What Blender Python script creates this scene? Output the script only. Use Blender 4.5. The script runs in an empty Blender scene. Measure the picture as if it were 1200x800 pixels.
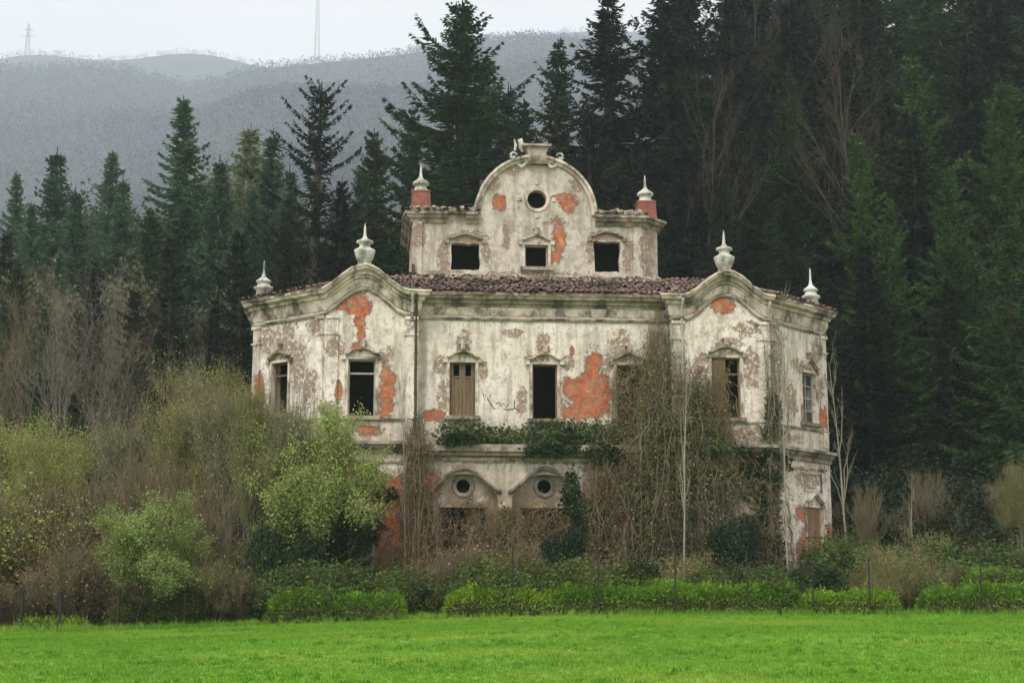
import bpy, bmesh, math, random
import numpy as np
from mathutils import Vector, Matrix
from mathutils.geometry import tessellate_polygon

sc = bpy.context.scene
COL = sc.collection
R = math.radians
rng = np.random.default_rng(7)
random.seed(7)

# ------------------------------------------------------------------ camera, sky, sun
FPX = 1800.0                       # focal length in pixels of the 1200 px wide photograph
PITCH = math.atan(300 / 1800.0)
CAMZ = 1.7
cam = bpy.data.objects.new('camera', bpy.data.cameras.new('camera'))
COL.objects.link(cam)
cam.data.sensor_width = 36.0
cam.data.lens = 36.0 * FPX / 1200.0
cam.data.clip_start = 0.1
cam.data.clip_end = 6000
cam.location = (0, 0, CAMZ)
cam.rotation_euler = (math.pi / 2 + PITCH, 0, 0)
sc.camera = cam

SUN_EL, SUN_AZ = R(48), R(-28)     # azimuth measured from behind the camera towards the left
world = bpy.data.worlds.new('World')
sc.world = world
world.use_nodes = True
wn, wl = world.node_tree.nodes, world.node_tree.links
wn.clear()
sky = wn.new('ShaderNodeTexSky'); sky.sky_type = 'NISHITA'; sky.sun_disc = False
sky.sun_elevation = SUN_EL; sky.sun_rotation = math.pi + SUN_AZ
sky.dust_density = 4.0; sky.air_density = 1.0
tc = wn.new('ShaderNodeTexCoord')
mp = wn.new('ShaderNodeMapping'); mp.inputs['Scale'].default_value = (1.2, 1.2, 4.0)
ns = wn.new('ShaderNodeTexNoise'); ns.inputs['Scale'].default_value = 2.3; ns.inputs['Detail'].default_value = 5
rp = wn.new('ShaderNodeValToRGB')
rp.color_ramp.elements[0].position = 0.3; rp.color_ramp.elements[0].color = (8.2, 7.9, 7.6, 1)
rp.color_ramp.elements[1].position = 0.7; rp.color_ramp.elements[1].color = (9.7, 9.3, 8.9, 1)
mx = wn.new('ShaderNodeMixRGB'); mx.inputs[0].default_value = 0.93
bg = wn.new('ShaderNodeBackground'); bg.inputs['Strength'].default_value = 0.12
wo = wn.new('ShaderNodeOutputWorld')
wl.new(tc.outputs['Generated'], mp.inputs['Vector']); wl.new(mp.outputs[0], ns.inputs['Vector'])
wl.new(ns.outputs['Fac'], rp.inputs[0]); wl.new(sky.outputs[0], mx.inputs[1]); wl.new(rp.outputs[0], mx.inputs[2])
wl.new(mx.outputs[0], bg.inputs['Color']); wl.new(bg.outputs[0], wo.inputs['Surface'])

sun = bpy.data.objects.new('sun', bpy.data.lights.new('sun', 'SUN'))
COL.objects.link(sun)
sun.data.energy = 1.8; sun.data.angle = R(20); sun.data.color = (1.0, 0.96, 0.9)
sd = Vector((math.sin(SUN_AZ) * math.cos(SUN_EL), -math.cos(SUN_AZ) * math.cos(SUN_EL), math.sin(SUN_EL)))
sun.rotation_euler = sd.to_track_quat('Z', 'Y').to_euler()

sc.view_settings.view_transform = 'Standard'; sc.view_settings.look = 'None'
sc.view_settings.gamma = 1.0; sc.view_settings.exposure = 0.42
sc.view_settings.use_curve_mapping = False
sc.cycles.max_bounces = 6; sc.cycles.diffuse_bounces = 3; sc.cycles.transparent_max_bounces = 8
sc.cycles.volume_bounces = 3; sc.cycles.glossy_bounces = 2

# ------------------------------------------------------------------ helpers
def tag(o, label=None, cat=None, group=None, kind=None):
    if label: o['label'] = label
    if cat: o['category'] = cat
    if group: o['group'] = group
    if kind: o['kind'] = kind
    return o

def link(name, me, mat=None, parent=None):
    o = bpy.data.objects.new(name, me)
    COL.objects.link(o)
    if mat and not me.materials: me.materials.append(mat)
    if parent: o.parent = parent
    return o

def empty(name, loc=(0, 0, 0), rz=0.0):
    o = bpy.data.objects.new(name, None); COL.objects.link(o)
    o.empty_display_size = 0.5
    o.location = loc; o.rotation_euler = (0, 0, rz)
    return o

def from_bm(name, bm, mat, parent=None, smooth=False):
    me = bpy.data.meshes.new(name)
    bmesh.ops.recalc_face_normals(bm, faces=bm.faces)
    bm.to_mesh(me); bm.free()
    if smooth:
        me.shade_smooth()
    return link(name, me, mat, parent)

def poly_mesh(name, verts, faces4=None, faces3=None):
    """fast mesh from numpy arrays"""
    me = bpy.data.meshes.new(name)
    n4 = 0 if faces4 is None else len(faces4)
    n3 = 0 if faces3 is None else len(faces3)
    me.vertices.add(len(verts)); me.vertices.foreach_set('co', np.asarray(verts, np.float32).ravel())
    loops = []
    if n4: loops.append(np.asarray(faces4, np.int32).ravel())
    if n3: loops.append(np.asarray(faces3, np.int32).ravel())
    loops = np.concatenate(loops)
    me.loops.add(len(loops)); me.loops.foreach_set('vertex_index', loops)
    me.polygons.add(n4 + n3)
    st = np.concatenate([np.arange(n4) * 4, n4 * 4 + np.arange(n3) * 3]).astype(np.int32)
    me.polygons.foreach_set('loop_start', st)
    me.update(calc_edges=True)
    return me

def unit(v):
    return v / np.maximum(np.linalg.norm(v, axis=-1, keepdims=True), 1e-9)

def leaves(P, D, L, W, r):
    """rhombic leaves: P base points, D directions, L lengths, W widths"""
    n = len(P)
    D = unit(D)
    rnd = r.normal(size=(n, 3))
    S = unit(np.cross(D, rnd))
    L = np.broadcast_to(L, (n,))[:, None]; W = np.broadcast_to(W, (n,))[:, None]
    bend = unit(np.cross(S, D)) * L * 0.12 * r.uniform(-1, 1, (n, 1))
    v = np.stack([P, P + D * L * .45 + S * W * .5 + bend, P + D * L, P + D * L * .45 - S * W * .5 + bend], 1).reshape(-1, 3)
    f = np.arange(n * 4).reshape(-1, 4)
    return v, f

def tubes(A, B, ra, rb, sides=4):
    """tapered prisms from A to B"""
    n = len(A)
    A = np.asarray(A, float); B = np.asarray(B, float)
    ra = np.broadcast_to(ra, (n,)); rb = np.broadcast_to(rb, (n,))
    D = unit(B - A)
    up = np.where(np.abs(D[:, 2:3]) > .9, np.array([[1., 0, 0]]), np.array([[0, 0, 1.]]))
    U = unit(np.cross(D, up)); V = np.cross(D, U)
    a = np.arange(sides) * 2 * math.pi / sides
    ring = U[:, None, :] * np.cos(a)[None, :, None] + V[:, None, :] * np.sin(a)[None, :, None]
    va = A[:, None, :] + ring * ra[:, None, None]
    vb = B[:, None, :] + ring * rb[:, None, None]
    v = np.concatenate([va, vb], 1).reshape(-1, 3)
    k = np.arange(sides); k2 = (k + 1) % sides
    f = np.stack([k, k2, k2 + sides, k + sides], 1)
    f = (f[None] + (np.arange(n) * 2 * sides)[:, None, None]).reshape(-1, 4)
    return v, f

def polytube(pts, rad, sides=6):
    """one continuous tube along points"""
    pts = np.asarray(pts, float); n = len(pts)
    T = np.gradient(pts, axis=0); T = unit(T)
    ref = np.array([1., 0.13, 0]) if abs(T[0, 2]) > .7 else np.array([0, 0, 1.])
    U = unit(np.cross(T, ref)); V = np.cross(T, U)
    a = np.arange(sides) * 2 * math.pi / sides
    rad = np.broadcast_to(rad, (n,))
    v = (pts[:, None] + (U[:, None] * np.cos(a)[None, :, None] + V[:, None] * np.sin(a)[None, :, None]) * rad[:, None, None]).reshape(-1, 3)
    k = np.arange(sides); k2 = (k + 1) % sides
    f = np.concatenate([np.stack([k + i * sides, k2 + i * sides, k2 + (i + 1) * sides, k + (i + 1) * sides], 1) for i in range(n - 1)])
    return v, f

def join(parts):
    vs, fs, o = [], [], 0
    for v, f in parts:
        vs.append(v); fs.append(f + o); o += len(v)
    return np.concatenate(vs), np.concatenate(fs)

def across(px, Y):
    """metres sideways of something seen at photo column px when it stands Y metres away"""
    return (px - 600) / FPX * Y * 1.0

def height_at(py, Y):
    v = (400 - py) / FPX
    return CAMZ + Y * (math.sin(PITCH) + v * math.cos(PITCH)) / (math.cos(PITCH) - v * math.sin(PITCH))

def colx(px, py, Y):
    v = (400 - py) / FPX
    return (px - 600) / FPX * Y / (math.cos(PITCH) - v * math.sin(PITCH))

def sstep(a, b, x):
    t = np.clip((x - a) / (b - a), 0, 1); return t * t * (3 - 2 * t)

def ground_z(x, y):
    x = np.asarray(x, float); y = np.asarray(y, float)
    edge = 0.55 + 0.55 * sstep(-17, 4, x)
    ramp = np.clip(y / 53.0, -1, 1)
    z = edge * np.where(ramp > 0, ramp ** 1.15 * 1.0, 0)
    z = z + 0.012 * np.clip(y - 53, 0, 25) - 0.12 * sstep(53.0, 54.2, y)
    u = x / np.maximum(y, 30)
    k = 0.24 + 0.27 * sstep(-.06, .14, u)
    cap = 24 + 50 * sstep(.05, .2, u)
    rise = np.clip(y - 77, 0, None) * k
    z = z + cap * (1 - np.exp(-rise / cap * 1.25)) * 1.0
    z = z + 0.6 * sstep(74, 90, y) * (np.sin(x * .21 + 1) * np.cos(y * .17) + .5 * np.sin(x * .53 + y * .31))
    return z

def gz(x, y): return float(ground_z(x, y))

# ------------------------------------------------------------------ materials
class NT:
    def __init__(s, name, rough=.85):
        s.m = bpy.data.materials.new(name); s.m.use_nodes = True
        s.n, s.l = s.m.node_tree.nodes, s.m.node_tree.links
        s.b = s.n['Principled BSDF']; s.b.inputs['Roughness'].default_value = rough
        s.b.inputs['Specular IOR Level'].default_value = .25
        s.tc = s.n.new('ShaderNodeTexCoord')
    def set(s, node, **k):
        for a, b in k.items(): node.inputs[a].default_value = b
    def noise(s, scale, detail=4, rough=.6, vec=None, mapscale=None):
        n = s.n.new('ShaderNodeTexNoise'); n.inputs['Scale'].default_value = scale
        n.inputs['Detail'].default_value = detail; n.inputs['Roughness'].default_value = rough
        v = vec or s.tc.outputs['Object']
        if mapscale:
            m = s.n.new('ShaderNodeMapping'); m.inputs['Scale'].default_value = mapscale
            s.l.new(v, m.inputs['Vector']); v = m.outputs[0]
        s.l.new(v, n.inputs['Vector'])
        return n.outputs['Fac']
    def ramp(s, fac, stops):
        r = s.n.new('ShaderNodeValToRGB'); e = r.color_ramp.elements
        while len(e) < len(stops): e.new(0.5)
        for i, (p, c) in enumerate(stops):
            e[i].position = p; e[i].color = tuple(c) + (1,) if len(c) == 3 else c
        s.l.new(fac, r.inputs[0]); return r.outputs[0]
    def band(s, fac, a, b):
        m = s.n.new('ShaderNodeMapRange'); m.inputs[1].default_value = a; m.inputs[2].default_value = b
        m.interpolation_type = 'SMOOTHSTEP'
        s.l.new(fac, m.inputs[0]); return m.outputs[0]
    def mix(s, fac, a, b, mode='MIX'):
        m = s.n.new('ShaderNodeMixRGB'); m.blend_type = mode
        for i, x in ((0, fac), (1, a), (2, b)):
            if isinstance(x, (int, float)): m.inputs[i].default_value = x
            elif isinstance(x, tuple): m.inputs[i].default_value = x + (1,)
            else: s.l.new(x, m.inputs[i])
        return m.outputs[0]
    def math(s, op, a, b=0.0):
        m = s.n.new('ShaderNodeMath'); m.operation = op
        for i, x in ((0, a), (1, b)):
            if isinstance(x, (int, float)): m.inputs[i].default_value = x
            else: s.l.new(x, m.inputs[i])
        return m.outputs[0]
    def bump(s, fac, strength=.4, dist=.03):
        b = s.n.new('ShaderNodeBump'); b.inputs['Strength'].default_value = strength
        b.inputs['Distance'].default_value = dist
        s.l.new(fac, b.inputs['Height']); s.l.new(b.outputs[0], s.b.inputs['Normal'])
    def color(s, c):
        if isinstance(c, tuple): s.b.inputs['Base Color'].default_value = c + (1,)
        else: s.l.new(c, s.b.inputs['Base Color'])
        return s
    def sep(s):
        x = s.n.new('ShaderNodeSeparateXYZ'); s.l.new(s.tc.outputs['Object'], x.inputs[0]); return x.outputs

def patch_mask(t, patches, noise, edge=.55, soft=.12):
    """union of torn-edged patches (x, z, half width, half height) in the object's own metres"""
    best = None
    for (x, z, rx, rz) in patches:
        s = t.n.new('ShaderNodeVectorMath'); s.operation = 'SUBTRACT'; s.inputs[1].default_value = (x, 0, z)
        t.l.new(t.tc.outputs['Object'], s.inputs[0])
        m = t.n.new('ShaderNodeVectorMath'); m.operation = 'MULTIPLY'; m.inputs[1].default_value = (1 / rx, 0, 1 / rz)
        t.l.new(s.outputs[0], m.inputs[0])
        g = t.n.new('ShaderNodeVectorMath'); g.operation = 'LENGTH'; t.l.new(m.outputs[0], g.inputs[0])
        best = g.outputs['Value'] if best is None else t.math('MINIMUM', best, g.outputs['Value'])
    d = t.math('ADD', best, t.math('MULTIPLY', t.math('SUBTRACT', noise, .5), edge * 4))
    return t.band(d, 1 + soft, 1 - soft)

RED = [(-7.35, 12.95, .6, .45), (-7.25, 12.4, .22, .45), (-7.2, 11.75, .15, .45), (-7.25, 11.3, .3, .2),
       (-8.0, 12.85, .2, .2), (-6.15, 9.6, .3, .95), (-6.2, 8.9, .3, .4), (-8.05, 9.5, .12, .5),
       (-11.3, 9.6, .22, .9), (-11.2, 8.8, .3, .4),
       (1.95, 10.6, .3, .8), (1.8, 9.5, 1.0, .85), (1.0, 9.8, .25, .42), (2.2, 10.0, .4, .5), (1.5, 8.9, .85, .3),
       (-4.3, 8.7, .5, .22), (1.12, 11.35, .09, .2), (7.1, 13.2, .42, .36), (11.9, 9.0, .22, .5), (6.0, 12.9, .25, .15),
       (-1.55, 18.1, .27, .32), (1.35, 18.05, .33, .38), (1.15, 18.4, .45, .15), (0.95, 16.6, .27, .75), (.75, 15.85, .35, .3),
       (-6.4, 5.6, .9, .8), (-5.9, 4.2, .8, 1.2), (-4.5, 6.0, .5, .5), (-6.8, 8.05, .5, .2), (-5.2, 3.0, 1.2, 1.4), (-7.4, 6.6, .6, .3),
       (12.1, 4.0, .35, .6), (8.7, 5.0, .35, 1.1), (6.4, 7.9, .5, .25), (10.7, 5.0, .5, .4), (10.6, 3.4, .4, .9)]
BRK = [(-8.2, 11.2, .35, .35), (-6.2, 11.0, .3, .25), (-4.1, 10.7, .3, .35), (-2.4, 10.6, .2, .4), (.95, 10.9, .3, .3), (2.5, 10.9, .3, .35), (-.9, 9.3, .2, .6), (-8.3, 8.8, .5, .25), (8.2, 10.6, .3, .7), (6.2, 10.6, .25, .6), (8.1, 12.2, .5, .3), (-9.0, 12.2, .3, .35), (-11.0, 11.9, .3, .6), (11.6, 11.8, .3, .5), (11.7, 10.2, .25, .5), (-3.9, 15.7, .25, .6), (-2.1, 15.9, .2, .4), (3.9, 15.8, .25, .6), (-4.9, 16.6, .3, .6), (1.9, 19.0, .35, .3), (-1.9, 18.9, .4, .3), (-1.0, 19.5, .4, .25), (0.8, 17.3, .4, .15), (-10.2, 11.4, .55, 1.1), (-9.7, 10.6, .35, 1.0), (-9.2, 9.9, .3, .6), (-3.2, 11.5, .28, .55), (0.0, 11.55, .3, .5),
       (-.35, 10.95, .5, .2), (3.1, 11.5, .4, .6), (-1.25, 12.0, .35, .2), (-2.8, 16.6, .7, .25), (2.95, 16.75, .65, .22),
       (2.3, 16.1, .15, .5), (4.75, 16.2, .32, 1.1), (-1.25, 16.5, .15, .45), (9.3, 11.2, .28, 1.5), (9.1, 9.4, .3, .9),
       (10.7, 11.0, .55, .3), (10.0, 9.5, .35, .8), (7.2, 11.5, .5, .35), (8.8, 8.0, 1.6, .3), (-3.6, 8.6, .45, .3), (-4.0, 9.3, .2, .7),
       (-5.4, 5.5, .5, 1.0), (-9.4, 4.0, .7, 1.6), (10.9, 6.4, .7, .35), (3.3, 9.3, .5, 1.2), (-3, 18.0, .5, .2), (0, 15.0, 2.0, .14),
       (-4.0, 15.0, .8, .12), (2.2, 5.0, .8, 1.8), (-1.4, 3.4, .5, 1.4), (-4.7, 4.2, .4, 1.6), (5.5, 4.4, .6, 1.5), (0.0, 6.95, 5.2, .14), (2.9, 6.6, 1.4, .5)]

def plaster_material(name, lower=False):
    t = NT(name, .92)
    big = t.noise(.55, 5, .62); mid = t.noise(2.2, 6, .65); fine = t.noise(9, 5, .6)
    streak = t.noise(1.0, 5, .65, mapscale=(2.6, 2.6, .32))
    c = t.ramp(mid, [(.30, (.36, .30, .25)), (.44, (.64, .565, .50)), (.58, (.79, .715, .65)), (.8, (.86, .80, .75))])
    c = t.mix(t.band(big, .46, .66), c, (.62, .57, .49))
    c = t.mix(t.math('MULTIPLY', t.band(streak, .48, .63), .58), c, (.27, .235, .19))
    c = t.mix(t.math('MULTIPLY', t.band(t.noise(1.3, 7, .8), .52, .62), .55), c, (.42, .34, .27))
    c = t.mix(t.math('MULTIPLY', t.band(t.noise(5.5, 6, .8, mapscale=(1, 1, .6)), .54, .63), .55), c, (.23, .19, .15))
    # weathering runs at the heads of the walls and beneath sills, lichen along ledges
    z = t.sep()[2]
    top = t.math('MULTIPLY', t.band(z, 12.9, 13.5), t.band(mid, .35, .62))
    c = t.mix(t.math('MULTIPLY', top, .6), c, (.21, .18, .135))
    led = t.math('MULTIPLY', t.band(t.math('ABSOLUTE', t.math('SUBTRACT', z, 7.7)), .95, .1), t.band(mid, .38, .6))
    c = t.mix(t.math('MULTIPLY', led, .6), c, (.23, .2, .12))
    low = t.math('MULTIPLY', t.band(z, 7.0, 5.0), t.band(t.sep()[0], 6.0, 4.5))
    c = t.mix(t.math('MULTIPLY', low, t.band(t.noise(.9, 5, .7), .30, .52)), c, (.24, .165, .095))
    # bare brick, mortar rows showing
    bk = t.n.new('ShaderNodeTexBrick'); t.set(bk, Scale=1.0)
    bk.inputs['Brick Width'].default_value = .26; bk.inputs['Row Height'].default_value = .075
    bk.inputs['Mortar Size'].default_value = .014
    bk.inputs['Color1'].default_value = (.26, .12, .075, 1); bk.inputs['Color2'].default_value = (.36, .21, .14, 1)
    bk.inputs['Mortar'].default_value = (.36, .31, .24, 1)
    mpn = t.n.new('ShaderNodeMapping'); mpn.inputs['Rotation'].default_value = (R(90), 0, 0)
    t.l.new(t.tc.outputs['Object'], mpn.inputs['Vector']); t.l.new(mpn.outputs[0], bk.inputs['Vector'])
    bm_ = patch_mask(t, BRK, t.noise(2.6, 6, .72), .75, .16)
    bm_ = t.math('MULTIPLY', bm_, t.band(t.noise(6, 4, .7), .40, .56))
    c = t.mix(bm_, c, t.mix(.35, bk.outputs['Color'], (.33, .22, .15)))
    # terracotta underplaster
    rc0 = t.ramp(t.noise(2.6, 6, .75), [(.3, (.17, .065, .035)), (.45, (.40, .095, .038)), (.57, (.52, .16, .06)), (.70, (.56, .33, .21))])
    rc = t.mix(t.math('MULTIPLY', t.band(t.noise(1.7, 6, .8), .46, .56), .65), rc0, t.mix(.3, bk.outputs['Color'], (.36, .15, .09)))
    rm = patch_mask(t, RED, t.noise(2.0, 9, .85), 1.1, .16)
    rm = t.math('MULTIPLY', rm, t.band(t.noise(5, 6, .8), .36, .47))
    c = t.mix(rm, c, rc)
    # scattered chips and pits
    ch = t.band(t.noise(3.4, 3, .5), .66, .70)
    c = t.mix(t.math('MULTIPLY', ch, .7), c, (.34, .2, .13))
    dk = t.band(t.noise(1.7, 7, .82, mapscale=(1, 1, .7)), .56, .64)
    c = t.mix(t.math('MULTIPLY', dk, .65), c, (.19, .165, .125))
    c = t.mix(t.math('MULTIPLY', t.band(fine, .5, .75), .25), c, (.26, .23, .17))
    t.color(c)
    h = t.math('SUBTRACT', t.math('ADD', mid, t.math('MULTIPLY', fine, .5)), t.math('MULTIPLY', t.math('MAXIMUM', rm, bm_), .8))
    t.bump(h, .9, .05)
    return t.m

def stone_material(name, c1, c2, dirt, scale=3.0, amt=.6, rough=.9):
    t = NT(name, rough)
    c = t.ramp(t.noise(scale, 5, .65), [(.3, c1), (.7, c2)])
    c = t.mix(t.math('MULTIPLY', t.band(t.noise(scale * .7, 6, .75, mapscale=(1, 1, .6)), .42, .64), amt), c, dirt)
    t.color(c); t.bump(t.noise(scale * 4, 5, .7), .5, .02)
    return t.m

def simple(name, c1, c2, scale=4.0, rough=.85, mapscale=None, bump=.3):
    t = NT(name, rough)
    t.color(t.ramp(t.noise(scale, 5, .6, mapscale=mapscale), [(.3, c1), (.7, c2)]))
    if bump: t.bump(t.noise(scale * 3, 4, .6, mapscale=mapscale), bump, .02)
    return t.m

def foliage(name, c1, c2, c3, scale=1.2, trans=.3, vary=.35, island=.5):
    """leaf colour that differs from clump to clump and from plant to plant"""
    t = NT(name, .7)
    c = t.ramp(t.noise(scale, 4, .7), [(.28, c1), (.52, c2), (.75, c3)])
    oi = t.n.new('ShaderNodeObjectInfo')
    hs = t.n.new('ShaderNodeHueSaturation')
    t.l.new(c, hs.inputs['Color'])
    v = t.math('ADD', t.math('MULTIPLY', oi.outputs['Random'], vary), 1 - vary / 2)
    t.l.new(v, hs.inputs['Value'])
    t.l.new(t.math('ADD', t.math('MULTIPLY', oi.outputs['Random'], -.03), .515), hs.inputs['Hue'])
    geo = t.n.new('ShaderNodeNewGeometry')
    v2 = t.math('ADD', t.math('MULTIPLY', geo.outputs['Random Per Island'], island), 1 - island / 2)
    c = t.mix(1.0, hs.outputs[0], v2, 'MULTIPLY')
    t.color(c)
    tr = t.n.new('ShaderNodeBsdfTranslucent'); t.l.new(c, tr.inputs['Color'])
    ms = t.n.new('ShaderNodeMixShader'); ms.inputs[0].default_value = trans
    out = t.n['Material Output']
    t.l.new(t.b.outputs[0], ms.inputs[1]); t.l.new(tr.outputs[0], ms.inputs[2]); t.l.new(ms.outputs[0], out.inputs['Surface'])
    return t.m

M = {}
M['plaster'] = plaster_material('weathered_plaster')
M['trim'] = stone_material('stained_trim', (.42, .335, .275), (.78, .68, .60), (.10, .08, .06), 1.5, 1.0)
M['trim_dark'] = stone_material('blackened_ledge', (.22, .18, .14), (.48, .40, .33), (.045, .038, .03), 1.6, .9)
M['stone'] = stone_material('finial_stone', (.42, .41, .37), (.76, .74, .69), (.13, .12, .10), 3.5, .85)
M['brick_red'] = stone_material('red_brick', (.20, .06, .045), (.32, .125, .095), (.10, .06, .045), 4.0, .7)
M['tile'] = stone_material('old_roof_tile', (.11, .07, .055), (.33, .23, .19), (.045, .04, .03), 1.4, .9)
M['wood'] = simple('weathered_wood', (.11, .072, .042), (.21, .145, .09), 3, .85, (6, 6, .8))
M['wood_warm'] = simple('ochre_wood', (.20, .125, .065), (.33, .21, .12), 3, .8, (6, 6, .8))
M['wood_pale'] = simple('pale_flaking_frame', (.22, .2, .16), (.45, .42, .36), 4, .85, (5, 5, 1))
M['inside'] = simple('shade_dark_inner_wall', (.035, .03, .024), (.07, .06, .05), 1.2, .95)  # shade of the rooms put into a near-black wall and floor colour
M['pipe'] = simple('dull_zinc', (.3, .29, .25), (.6, .58, .52), 2, .55, (1, 1, .3))
M['rust'] = simple('rusty_iron', (.045, .03, .02), (.10, .065, .04), 5, .8)
M['iron_dark'] = simple('dark_iron', (.02, .018, .015), (.04, .035, .03), 5, .7)
M['spray'] = simple('faded_black_paint', (.07, .065, .055), (.16, .145, .12), 9, .9, None, 0)
M['glass'] = NT('dusty_glass', .15).color((.03, .035, .035)).m
M['bark'] = simple('grey_bark', (.10, .085, .065), (.22, .19, .15), 2.5, .95, (3, 3, .5))
M['bark_dark'] = simple('dark_bark', (.035, .028, .02), (.085, .068, .05), 2.5, .95, (3, 3, .5))
M['bark_pale'] = simple('pale_bark', (.2, .18, .14), (.36, .33, .26), 2.5, .95, (3, 3, .5))
M['twig'] = simple('brown_twigs', (.11, .088, .05), (.25, .20, .12), 1.2, .95, None, 0)
M['twig_grey'] = simple('grey_twigs', (.14, .12, .095), (.25, .22, .175), 1.2, .95, None, 0)
M['vine'] = simple('dry_vine', (.10, .075, .042), (.22, .17, .10), 1.0, .95, None, 0)
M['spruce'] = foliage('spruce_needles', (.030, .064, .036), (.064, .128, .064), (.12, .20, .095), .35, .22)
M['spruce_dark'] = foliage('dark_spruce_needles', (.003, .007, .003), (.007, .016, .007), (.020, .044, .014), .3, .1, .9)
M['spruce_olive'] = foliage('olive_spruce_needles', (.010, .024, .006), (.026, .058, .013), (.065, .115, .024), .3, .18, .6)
M['spruce_lit'] = foliage('painted_lit_needles', (.015, .04, .008), (.04, .09, .016), (.10, .18, .035), .3, .2, .3)  # caught daylight mixed into the green of these needles
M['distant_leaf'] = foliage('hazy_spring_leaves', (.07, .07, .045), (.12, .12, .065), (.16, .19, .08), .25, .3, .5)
M['larch'] = foliage('yellow_green_needles', (.10, .14, .05), (.17, .21, .08), (.24, .28, .12), .5, .25)
M['fresh'] = foliage('fresh_spring_leaves', (.22, .29, .06), (.36, .44, .12), (.54, .62, .24), 1.0, .45)
M['yellowish'] = foliage('yellow_green_leaves', (.18, .21, .045), (.31, .35, .08), (.46, .50, .14), .9, .4)
M['olive'] = foliage('olive_buds', (.18, .18, .07), (.30, .30, .12), (.44, .43, .2), .9, .35)
M['evergreen'] = foliage('dark_evergreen_leaves', (.006, .014, .006), (.013, .028, .010), (.035, .065, .02), 1.0, .15)
M['ivy'] = foliage('ivy_leaves', (.010, .022, .008), (.024, .05, .014), (.07, .11, .03), 1.2, .15)
M['ivy_light'] = foliage('pale_creeper_leaves', (.035, .05, .018), (.09, .125, .032), (.20, .24, .08), 1.2, .3)  # paler, browner green than the plain ivy
M['undergrowth'] = foliage('green_undergrowth', (.03, .055, .012), (.07, .12, .02), (.15, .22, .04), 1.3, .25)
M['tussock'] = foliage('rank_grass', (.05, .16, .008), (.09, .25, .012), (.17, .33, .03), .6, .25, .1)
M['dry'] = foliage('dead_brown_leaves', (.14, .09, .045), (.25, .17, .09), (.36, .26, .15), 1.0, .25)
M['hedge'] = foliage('hedge_blades', (.08, .16, .012), (.18, .32, .025), (.31, .45, .05), 1.6, .3)
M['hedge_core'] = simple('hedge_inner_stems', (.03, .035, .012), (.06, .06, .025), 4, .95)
M['far'] = foliage('haze_tinted_wood', (.045, .065, .075), (.085, .085, .085), (.06, .10, .075), .006, .3, .1, .12)  # bluish distance haze tinted into the leaf colour

def grass_mat(name):
    t = NT(name, .8)
    big = t.noise(.12, 4, .55); mid = t.noise(.9, 5, .6, mapscale=(.5, 1, 1))
    c = t.ramp(mid, [(.3, (.095, .225, .012)), (.55, (.135, .285, .018)), (.8, (.185, .335, .03))])
    c = t.mix(t.math('MULTIPLY', t.band(big, .45, .65), .6), c, (.23, .32, .04))
    c = t.mix(t.math('MULTIPLY', t.band(t.noise(.45, 6, .75, mapscale=(.5, 1, 1)), .50, .62), .6), c, (.075, .18, .012))
    c = t.mix(t.math('MULTIPLY', t.band(t.noise(2.2, 4, .7), .60, .68), .5), c, (.30, .33, .07))
    return t, c
t, c = grass_mat('meadow_ground')
sx = t.sep()
far = t.band(t.math('ADD', sx[1], t.math('MULTIPLY', t.noise(.8, 3, .5), 1.2)), 53.2, 54.0)
floor = t.ramp(t.noise(.5, 5, .7), [(.3, (.05, .04, .022)), (.5, (.09, .07, .04)), (.7, (.06, .075, .025))])
t.color(t.mix(far, c, floor)); t.bump(t.noise(3, 5, .7), .5, .05)
M['ground'] = t.m
t, c = grass_mat('grass_blades')
geo = t.n.new('ShaderNodeNewGeometry')
oi = t.n.new('ShaderNodeObjectInfo')
t.color(t.mix(1.0, c, t.math('ADD', t.math('MULTIPLY', geo.outputs['Random Per Island'], .5), .8), 'MULTIPLY'))
M['grass'] = t.m

# ------------------------------------------------------------------ ground, hills, haze
def heightfield(name, xs, ys, fn, mat):
    X, Y = np.meshgrid(xs, ys); Z = fn(X, Y)
    v = np.stack([X, Y, Z], -1).reshape(-1, 3)
    nx, ny = len(xs), len(ys)
    i = (np.arange(ny - 1)[:, None] * nx + np.arange(nx - 1)[None]).ravel()
    f = np.stack([i, i + 1, i + 1 + nx, i + nx], 1)
    me = poly_mesh(name, v, f); me.shade_smooth()
    o = link(name, me, mat); tag(o, kind='structure')
    return o

xs = np.concatenate([np.linspace(-3500, -70, 14)[:-1], np.linspace(-70, 90, 121), np.linspace(90, 3500, 14)[1:]])
ys = np.concatenate([np.linspace(-60, 20, 9)[:-1], np.linspace(20, 60, 61), np.linspace(60.8, 200, 90), np.linspace(215, 3900, 20)])
def ground_fn(X, Y):
    return ground_z(X, np.minimum(Y, 260))
ground = heightfield('ground', xs, ys, ground_fn, M['ground'])

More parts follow.
